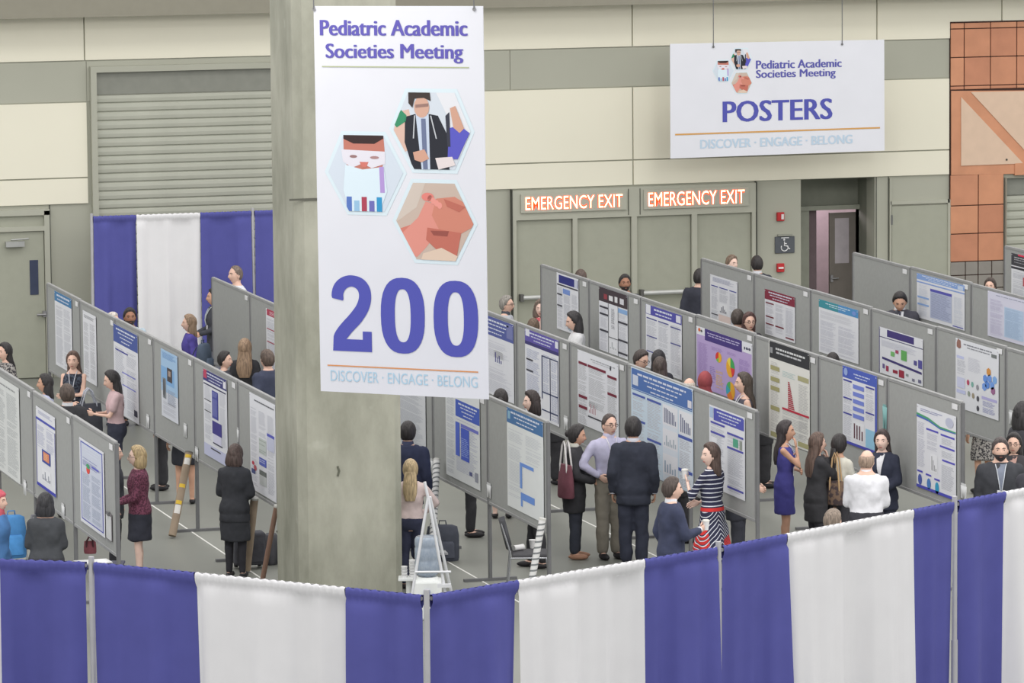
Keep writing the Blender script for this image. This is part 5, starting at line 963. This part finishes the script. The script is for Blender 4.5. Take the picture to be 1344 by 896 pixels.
person(1342, 528, 1.75, 125, 'person with full black hair and black jacket at right edge', True, skin='brown', hair=('curly', (44, 42, 44)), top=('jacket', (58, 58, 64)), collar=(160, 160, 166))
person(1366, 590, 1.8, -30, 'dark-suited shoulder at the right edge above the drape', hair=('short', BK), top=('jacket', (50, 50, 58)), k=1.25, xy=tuple(atz(1364, 596, 1.8).xy))
person(0, 0, 1.62, -150, 'person whose patterned dress shows beneath board at right', True, skin='tan', xy=(25.0, 62.3), hair=('long', BR), top=('dress', dots, 'short', .5, .03), bottom=('none', BLACK))
# ---- rear rows
V = .026
person(664, 387, 1.72, 70, 'grey-haired person in pale grey shirt by the left push bar', hair=('short', (134, 130, 124)), glasses=True, top=('shirt', (190, 196, 206)), collar=(70, 76, 86), vox=V)
person(710, 393, 1.64, -8, 'smiling person with curly grey-brown hair and coral cardigan', True, side=-1, skin='fair', hair=('curly', (108, 94, 84)), top=('jacket', (214, 84, 98)), vfront=(206, 172, 160), vox=V)
person(700, 417, 1.62, 178, 'brown head in front of the person in coral', hair=('short', (98, 80, 66)), top=('sweater', (80, 76, 74)), vox=V)
person(757, 407, 1.64, -78, 'person with straight black hair and white blouse in profile', True, side=-1, skin='light', hair=('mid', (46, 44, 46)), hp=12, arms=('front', 'front'), top=('blouse', (228, 229, 232)), vox=V)
person(762, 353, 1.72, 178, 'brown crown of head behind furthest poster under left exit sign', hair=('short', (84, 70, 64)), top=('jacket', BLACK), vox=V)
person(820, 359, 1.75, 8, 'bearded person with black hair in front of the emergency doors', skin='brown', hair=('short', BK), beard=(48, 42, 42), top=('shirt', (52, 56, 68)), vox=V)
person(918, 352, 1.78, 160, 'person in dark suit beside the furthest board under right exit sign', hair=('short', BK), top=('jacket', (44, 46, 58)), vox=V, k=1.1)
person(960, 334, 1.75, 40, 'fair person with short brown hair beneath right exit sign', skin='fair', hair=('short', (110, 92, 78)), top=('shirt', (80, 84, 100)), vox=V)
person(994, 335, 1.75, 160, 'black-haired person with white collar near wheelchair sign', skin='tan', hair=('short', BK), top=('jacket', (48, 50, 60)), collar=(220, 222, 230), vox=V, hy=30)
person(837, 456, 1.76, 50, 'dark-haired person leaning over board beside two dark heads', hair=('short', (58, 50, 48)), hp=18, glasses=True, top=('shirt', (70, 72, 84)), vox=V)
person(864, 459, 1.68, 170, 'black-haired head just behind brown head, above wide blue poster', True, hair=('long', (40, 38, 42)), top=('sweater', (60, 60, 70)), vox=V)
person(866, 468, 1.66, 178, 'dark brown head directly above the wide blue poster', True, hair=('mid', (70, 60, 56)), top=('sweater', (70, 66, 66)), vox=V)
person(904, 494, 1.65, 150, 'pale balding head beside the red headscarf', hair=('bald', (180, 172, 160)), top=('shirt', (170, 172, 180)), vox=V)
person(925, 487, 1.66, 165, 'person in brick-red headscarf and dark jacket', True, hair=('scarf', (152, 66, 70)), top=('jacket', (54, 50, 56)), vox=V)
person(977, 488, 1.62, -80, 'person in profile with tied-back dark hair and sleeveless dark dress', True, side=-1, hair=('long', (72, 62, 56)), top=('dress', (70, 68, 80), 'none'), bottom=('none', BLACK), lanyard=(220, 220, 226), vox=V)
person(968, 405, 1.74, 178, 'dark head in front of pale bar-chart poster', side=-1, hair=('short', (66, 58, 54)), top=('jacket', (56, 54, 60)), vox=V)
person(983, 409, 1.62, 15, 'person with glasses and dark red-brown hair behind dark head', True, side=-1, hair=('mid', (76, 52, 50)), glasses=True, top=('sweater', (60, 56, 62)), vox=V)
person(1181, 378, 1.72, -4, 'black-haired person in dark suit and tie looking down', side=-1, skin='tan', hair=('short', BK), hp=26, top=('jacket', (64, 64, 74)), collar=(224, 226, 232), vfront=(224, 226, 232), tie=(56, 56, 74), vox=V)
person(1300, 364, 1.65, -20, 'dark brown crown above the faint lilac poster', True, side=1, hair=('mid', (66, 56, 52)), top=('sweater', (80, 78, 84)), vox=V)
person(1341, 364, 1.7, 170, 'bald reddish head in front of the black-headed poster', hair=('bald', (120, 84, 72)), skin='tan', top=('shirt', (120, 110, 110)), vox=V)
person(1093, 462, 1.65, 178, 'black crown of hair beneath the teal-headed poster', hair=('short', BK), top=('jacket', BLACK), vox=V)
flush()
# ================================================================== things carried and standing about
def place(M, v): return M @ Vector(v)
def cup(M, A, side, label, col=(232, 232, 234)):
    S_, el, wr = A[side]; d = (wr-el).normalized(); p = M @ (wr+d*.1+Vector((0, .01, -.03)))
    t = thing('paper_cup', label, 'cup', p); MB().loft([(0, .03, .03, 0), (.1, .042, .042, 0)], 14).build('cup_body', mat(col, .6), t); MB().loft([(.1, .045, .045, 0), (.112, .045, .045, 0), (.12, .038, .038, 0)], 14).build('lid', mat((222, 220, 214), .5), t)
cup(M27, A27, 1, 'white paper cup held by person in navy suit'); cup(M28, A28, 0, 'white lidded paper cup held by person in striped dress')
S_, el, wr = A5[0]; p = M5 @ (wr+Vector((0, .08, .0))); t = thing('phone', 'dark phone held by person in pink blouse', 'phone', p, 1.2); bevel(MB().box(-.035, 0, -.0, .035, .14, .01).build('phone_case', mat((50, 50, 56), .3), t), .004)
def tote(label, loc, rz, w_, d_, h_, col, sc_, hh=.25, pat=None):
    t = thing('shoulder_bag', label, 'bag', loc, rz); m_ = MB()
    m_.loft([(0, w_/2*.92, d_/2, 0), (.02, w_/2, d_/2*1.1, 0), (h_*.5, w_/2, d_/2*.95, 0), (h_, w_/2*.9, d_/2*.45, 0)], 20); m_.build('bag_body', pat or cloth(col), t)
    for y in (-.03, .03): MB().tube([(-w_*.28, y, h_*.55), (-w_*.26, y*1.2, h_), (-w_*.12, y, h_+hh*.8), (0, y, h_+hh), (w_*.12, y, h_+hh*.8), (w_*.26, y*1.2, h_), (w_*.28, y, h_*.55)], .012, 6).build('strap', mat(sc_, .6), t)
    return t
q = M24 @ Vector((.22, -.09, .84)); tote('maroon shoulder bag with white straps on person in black coat', q, math.radians(100), .34, .16, .42, (112, 62, 74), (214, 212, 212), .3)
q = atz(1097, 662, .82); tote('brown patterned shoulder bag with tan straps on the cream sweater', (q.x, q.y, .82), math.radians(-50), .25, .12, .3, (120, 100, 92), (196, 164, 124), .36, spots((122, 100, 84), (74, 62, 64), 16, .5))
q = atz(116, 524, 1.2); tote('black bag with pale straps between pink blouse and long brown hair', (q.x, q.y, .72), .2, .42, .2, .42, (60, 62, 70), (180, 184, 194), .22)
def backpack(label, loc, rz, col, w_=.34, h_=.44, d_=.2, logo=False):
    t = thing('backpack', label, 'bag', loc, rz); m_ = MB(); m_.loft([(0, w_/2*.95, d_/2*.9, 0), (.04, w_/2, d_/2*1.1, 0), (h_*.7, w_/2, d_/2, 0), (h_*.95, w_/2*.9, d_/2*.7, 0), (h_, w_/2*.6, d_/2*.4, 0)], 24, wav=lambda q, z: .07*abs(math.sin(2*q))); m_.build('bag_body', cloth(col), t)
    m_ = MB(); m_.loft([(.05, w_*.36, .03, -d_*.5), (h_*.5, w_*.36, .045, -d_*.5), (h_*.56, w_*.3, .02, -d_*.48)], 16); m_.build('front_pocket', cloth(tuple(int(v*1.1) for v in col)), t)
    MB().tube([(-.05, .02, h_-.02), (-.04, .02, h_+.05), (.04, .02, h_+.05), (.05, .02, h_-.02)], .009, 6).build('grab_handle', cloth(col), t)
    for sd in (-1, 1): MB().tube([(sd*.09, d_*.4, h_*.9), (sd*.12, d_*.75, h_*.6), (sd*.13, d_*.6, h_*.2), (sd*.12, d_*.45, .05)], .016, 6, flat=.5).build('strap', cloth(tuple(int(v*.8) for v in col)), t)
    if logo:
        m_ = MB(); m_.prism([(-.07, 0), (.07, 0), (.05, .018), (.03, .04), (.018, .03), (0, .055), (-.02, .03), (-.035, .042), (-.055, .015)], 0, .004)
        m_.v = [(a, -d_*.5-.052-c, b+.12) for a, b, c in m_.v]; m_.build('emblem', mat((214, 216, 220), .6), t); MB().box(-.07, -d_*.5-.056, .1, .07, -d_*.5-.05, .112).build('emblem_line', mat((190, 192, 198), .6), t)
    return t
camrz = -HEAD
q = atz(603, 734, 0); backpack('black backpack with white emblem on the floor beneath royal blue poster', (q.x-.22, q.y, 0), camrz, (62, 66, 78), .42, .46, .2, True)
q = atz(10, 737, .5); backpack('bright blue backpack below the red-pink headscarf', (q.x+.06, q.y, .55), camrz+.3, (66, 132, 196), .34, .52, .22)
q = atz(247, 474, 1.1); backpack('grey-blue backpack worn over the violet top', (q.x+.22, q.y-.12, .88), camrz+1.2, (74, 88, 108), .3, .5, .2)
q = atz(122, 733, .72); tote('small dark red bag beside the white papers at lower left', (q.x, q.y+.16, .76), camrz, .15, .09, .15, (104, 48, 56), (70, 40, 46), .05)
# roller bag
q = atz(317, 746, 0); t = thing('rolling_case', 'black rolling case on the floor right of black-coated person', 'luggage', (q.x+.1, q.y, 0), camrz+.25)
bevel(MB().box(-.2, -.12, .05, .2, .12, .47).build('case_body', cloth((62, 63, 70)), t), .04, 3); MB().box(-.16, -.135, .1, .16, -.12, .3).build('front_pocket', cloth((54, 55, 62)), t)
for sd in (-1, 1): MB().tube([(sd*.15-.02, .1, .05), (sd*.15+.02, .1, .05)], .045, 12).build('wheel', mat((44, 44, 48)), t)
MB().tube([(-.07, .09, .47), (-.07, .09, .56), (.07, .09, .56), (.07, .09, .47)], .009, 6).build('pull_handle', DKMET, t)
q = atz(343, 745, 0); t = thing('gym_bag', 'dark round-edged bag with curved strap beside the column', 'bag', (q.x+.2, q.y+.3, 0), camrz)
m_ = MB(); m_.loft([(0, .09, .16, 0), (.05, .12, .19, 0), (.3, .12, .19, 0), (.38, .07, .12, 0)], 18); m_.build('bag_body', cloth((70, 70, 76)), t); MB().tube([(.1+.0*i, -.2, .04+.4*i/8-.0) if False else (.09+.05*math.sin(math.pi*i/8), -.18, .03+.42*i/8) for i in range(9)], .012, 6).build('strap', mat((44, 44, 48)), t)
# tubes
def tube_thing(label, a, b, r, mt, spiral=None, caps=None, labels=None):
    a = Vector(a); b = Vector(b); d = b-a; L_ = d.length; M = d.to_track_quat('Z', 'Y').to_matrix().to_4x4(); M.translation = a; t = thing('mailing_tube', label, 'tube', M=M)
    MB().tube([(0, 0, 0), (0, 0, L_)], r, 16).build('tube_body', mt, t)
    if spiral:
        m_ = MB(); n = 16; turns = int(L_/.07); N_ = turns*n; v = []
        for i in range(N_+1):
            an = 2*math.pi*i/n; z = (L_-.035)*i/N_; v += [(math.cos(an)*(r+.0015), math.sin(an)*(r+.0015), z), (math.cos(an)*(r+.0015), math.sin(an)*(r+.0015), z+.022)]
        m_.add(v, [(2*i, 2*i+2, 2*i+3, 2*i+1) for i in range(N_)], None, True); m_.build('spiral_band', spiral, t)
    for z, c, hh in (labels or []):
        n = 5; v = []; a0 = math.atan2(-1, 0)
        dirl = (M.inverted().to_3x3() @ Vector((-.28, -.96, 0))); a0 = math.atan2(dirl.y, dirl.x)
        m_ = MB()
        for i in range(n+1): an = a0-.8+1.6*i/n; v += [(math.cos(an)*(r+.002), math.sin(an)*(r+.002), z), (math.cos(an)*(r+.002), math.sin(an)*(r+.002), z+hh)]
        m_.add(v, [(2*i, 2*i+2, 2*i+3, 2*i+1) for i in range(n)]); m_.build('sticker', mat(c, .6), t)
    MB().tube([(0, 0, L_-.01), (0, 0, L_+.012)], r*1.06, 16).build('end_cap', caps or mat((200, 200, 196)), t)
KR = mat((156, 140, 122), .8, var=.08); WT = mat((222, 222, 222), .6); GRS = mat((128, 132, 134), .6)
b_ = atz(226, 703, .03); a_ = atx(248, 594, XE-.12); tube_thing('brown cardboard tube with yellow and white labels leaning on board', (b_.x, b_.y, .03), a_, .052, KR, labels=[(.30, (226, 224, 220), .12), (.43, (226, 190, 70), .05), (.66, (226, 190, 70), .05), (.98, (226, 224, 220), .1), (1.07, (226, 190, 70), .05)], caps=mat((110, 108, 104)))
b_ = atz(334, 747, .03); a_ = atx(334, 654, XE-.1); tube_thing('upright brown cardboard tube leaning under board beside the column', (b_.x-.1, b_.y, .03), a_, .05, KR)
b_ = atz(349, 764, .03); a_ = atx(363, 664, XE-.1); tube_thing('slim reddish-brown tube leaning beside the column', (b_.x-.05, b_.y, .03), a_, .032, mat((140, 112, 98), .7))
a_ = atx(712, 681, XD-.12); tube_thing('white tube with grey spiral stripes leaning at the end board', (a_.x-.2, a_.y+.05, .03), a_, .042, WT, GRS)
b_ = atz(566, 745, .03); a_ = atx(573, 604, XD-.12); tube_thing('white tube with grey spiral stripes behind pink sweater', (b_.x, b_.y, .03), a_, .045, WT, GRS)
# chairs
def chair(label, loc, rz, seatc=(66, 66, 70), backc=(70, 71, 76)):
    t = thing('stacking_chair', label, 'chair', loc, rz); bevel(MB().box(-.23, -.22, .43, .23, .22, .475).build('seat', cloth(seatc), t), .015)
    m_ = MB(); v = []; n = 8
    for i in range(n+1):
        x = -.22+.44*i/n; y = -.24-.05*(1-(x/.22)**2)
        for z, dy in ((.52, 0), (.88, -.09)): v.append((x, y+dy, z))
    m_.add(v, [(2*i, 2*i+2, 2*i+3, 2*i+1) for i in range(n)], None, True); o = m_.build('backrest', cloth(backc), t); s_ = o.modifiers.new('s', 'SOLIDIFY'); s_.thickness = .03
    CH_ = mat((176, 178, 182), .25, metal=.8)
    for sx_ in (-1, 1):
        MB().tube([(sx_*.24, -.35, .86), (sx_*.24, -.24, .5), (sx_*.24, -.24, .42), (sx_*.25, -.28, 0)], .012, 8).build('leg', CH_, t); MB().tube([(sx_*.24, -.24, .43), (sx_*.24, .2, .43), (sx_*.25, .26, 0)], .012, 8).build('leg', CH_, t)
    return t
q = atz(695, 725, .46); ch1 = chair('black stacking chair with chrome legs below the steel-blue poster', (q.x, q.y, 0), math.radians(-105))
for px_, py_, lb in ((680, 722, 'white rolled paper on the left of the black chair'), (699, 719, 'crumpled white paper cup near the striped tube')):
    q = atz(px_, py_, .48); t = thing('paper_cup', lb, 'cup', (q.x, q.y, .5), .4)
    if px_ == 680: MB().tube([(-.07, 0, .015), (.07, 0, .015)], .035, 12).build('cup_body', WT, t); MB().tube([(.07, 0, .015), (.078, 0, .015)], .04, 12).build('rim', WT, t)
    else: MB().loft([(-.02, .03, .03, 0), (.07, .042, .042, 0)], 14).build('cup_body', WT, t); MB().loft([(.07, .045, .045, 0), (.085, .045, .045, 0)], 14).build('lid', WT, t)
q = atz(34, 720, .45); chair('grey stacking chair behind the charcoal sweater person at lower left', (q.x-.1, q.y+.25, 0), math.radians(60), (110, 110, 108), (112, 114, 120))
# table with papers
q = atz(121, 737, .76); t = thing('side_table', 'dark side table at lower left holding white papers', 'table', (q.x, q.y-.1, 0), camrz)
bevel(MB().box(-.35, -.25, .72, .35, .25, .75).build('table_top', mat((56, 58, 84), .5), t), .008)
for a in (-.3, .3):
    for b in (-.2, .2): MB().tube([(a, b, 0), (a, b, .72)], .018, 8).build('leg', DKMET, t)
for i, (dx, rz_, lb) in enumerate(((-.05, .1, 'white sheet lying lowest on the dark side table'), (.0, .35, 'white sheet lying on top, on the dark side table'))):
    t = thing('paper_sheet_stack', lb, 'papers', (q.x+dx, q.y-.05, .75+.012*i), camrz+rz_, 'white papers on the side table'); MB().box(-.2, -.14, 0, .2, .14, .012).build('sheets', mat((228, 229, 230), .6), t)
# easel
q = atz(566, 822, 0); Ye = q.y
ap = aty(562, 652, Ye); t = thing('easel', 'white metal tripod easel in front of pink sweater', 'easel', (ap.x, Ye, 0), camrz)
EW = mat((214, 216, 220), .4, metal=.2); za = ap.z
for n_, (x, y, x2, y2) in enumerate(((.0, 0, .26, -.05), (.0, 0, -.27, -.05), (.02, .02, .33, .35))): MB().tube([(x, y, za), (x2, y2, 0)], .018, 8).build('leg', EW, t)
MB().tube([(-.16, -.05, .66), (.26, -.05, .66)], .014, 8).build('cross_bar', EW, t); MB().tube([(0, .0, za-.02), (-.04, 0, za+.18)], .018, 8).build('mast_top', EW, t)
MB().box(.1, -.1, .48, .26, -.04, .52).build('ledge', EW, t)
# water cooler
q = atz(561, 756, .5); t = thing('water_cooler', 'white water cooler carrying an upturned clear blue bottle', 'water cooler', (q.x, q.y, 0), camrz)
WC = mat((226, 229, 228), .5); bevel(MB().box(-.17, -.17, 0, .17, .17, .46).build('cooler_body', WC, t), .02); MB().box(-.03, -.2, .3, .03, -.17, .36).build('tap', mat((90, 110, 170)), t); MB().loft([(.46, .15, .15, 0), (.5, .12, .12, 0)], 20).build('collar', WC, t)
def water_mat():
    m = bpy.data.materials.new('clear_plastic'); m.use_nodes = True; b = m.node_tree.nodes['Principled BSDF']; n = m.node_tree.nodes; nz = n.new('ShaderNodeTexNoise'); nz.inputs['Scale'].default_value = 12; r = n.new('ShaderNodeValToRGB'); r.color_ramp.elements[0].color = s2l((150, 166, 186)); r.color_ramp.elements[1].color = s2l((196, 206, 218)); m.node_tree.links.new(nz.outputs['Fac'], r.inputs[0]); m.node_tree.links.new(r.outputs[0], b.inputs['Base Color'])
    b.inputs['Roughness'].default_value = .12; b.inputs['Transmission Weight'].default_value = .35; b.inputs['IOR'].default_value = 1.33; return m
MB().loft([(.49, .04, .04, 0), (.53, .13, .13, 0), (.58, .15, .15, 0), (.68, .15, .15, 0), (.7, .142, .142, 0), (.72, .15, .15, 0), (.84, .15, .15, 0), (.86, .142, .142, 0), (.88, .15, .15, 0), (.95, .148, .148, 0), (.98, .13, .13, 0), (.97, .06, .06, 0)], 28).build('bottle', water_mat(), t)
for i, (px_, py_) in enumerate(((533, 752), (539, 757))):
    q = atz(536, 756, .45); q.x += .05-.1*i
    tt = thing('cup_stack', ('tall' if i == 0 else 'short')+' white stack of paper cups by the water cooler', 'cup', (q.x, q.y, .44), 0, 'paper cup stacks by the cooler')
    m_ = MB()
    for j in range(6 if i == 0 else 4): m_.loft([(j*.035, .034, .034, 0), (j*.035+.03, .04, .04, 0)], 12)
    o = m_.build('cups', WT, tt); o['kind'] = 'stuff'
q = atz(536, 756, .45); t = thing('cup_stand', 'small white stand under the paper cup stacks', 'stand', (q.x, q.y, 0), camrz); bevel(MB().box(-.12, -.12, .41, .12, .12, .44).build('stand_top', WC, t), .006); MB().tube([(0, 0, 0), (0, 0, .41)], .03, 10).build('stand_post', WC, t)
# straps of a watch
S_, el, wr = A5[1]; d = (wr-el).normalized(); p = M5 @ (wr-d*.02); t = thing('wristwatch', 'black wristwatch on person in pink blouse', 'watch', p); t.rotation_euler = (M5.to_3x3().normalized() @ d).to_track_quat('Z', 'Y').to_euler(); MB().tube([(0, 0, -.014), (0, 0, .014)], .032, 14).build('watch_band', mat((40, 40, 44)), t)
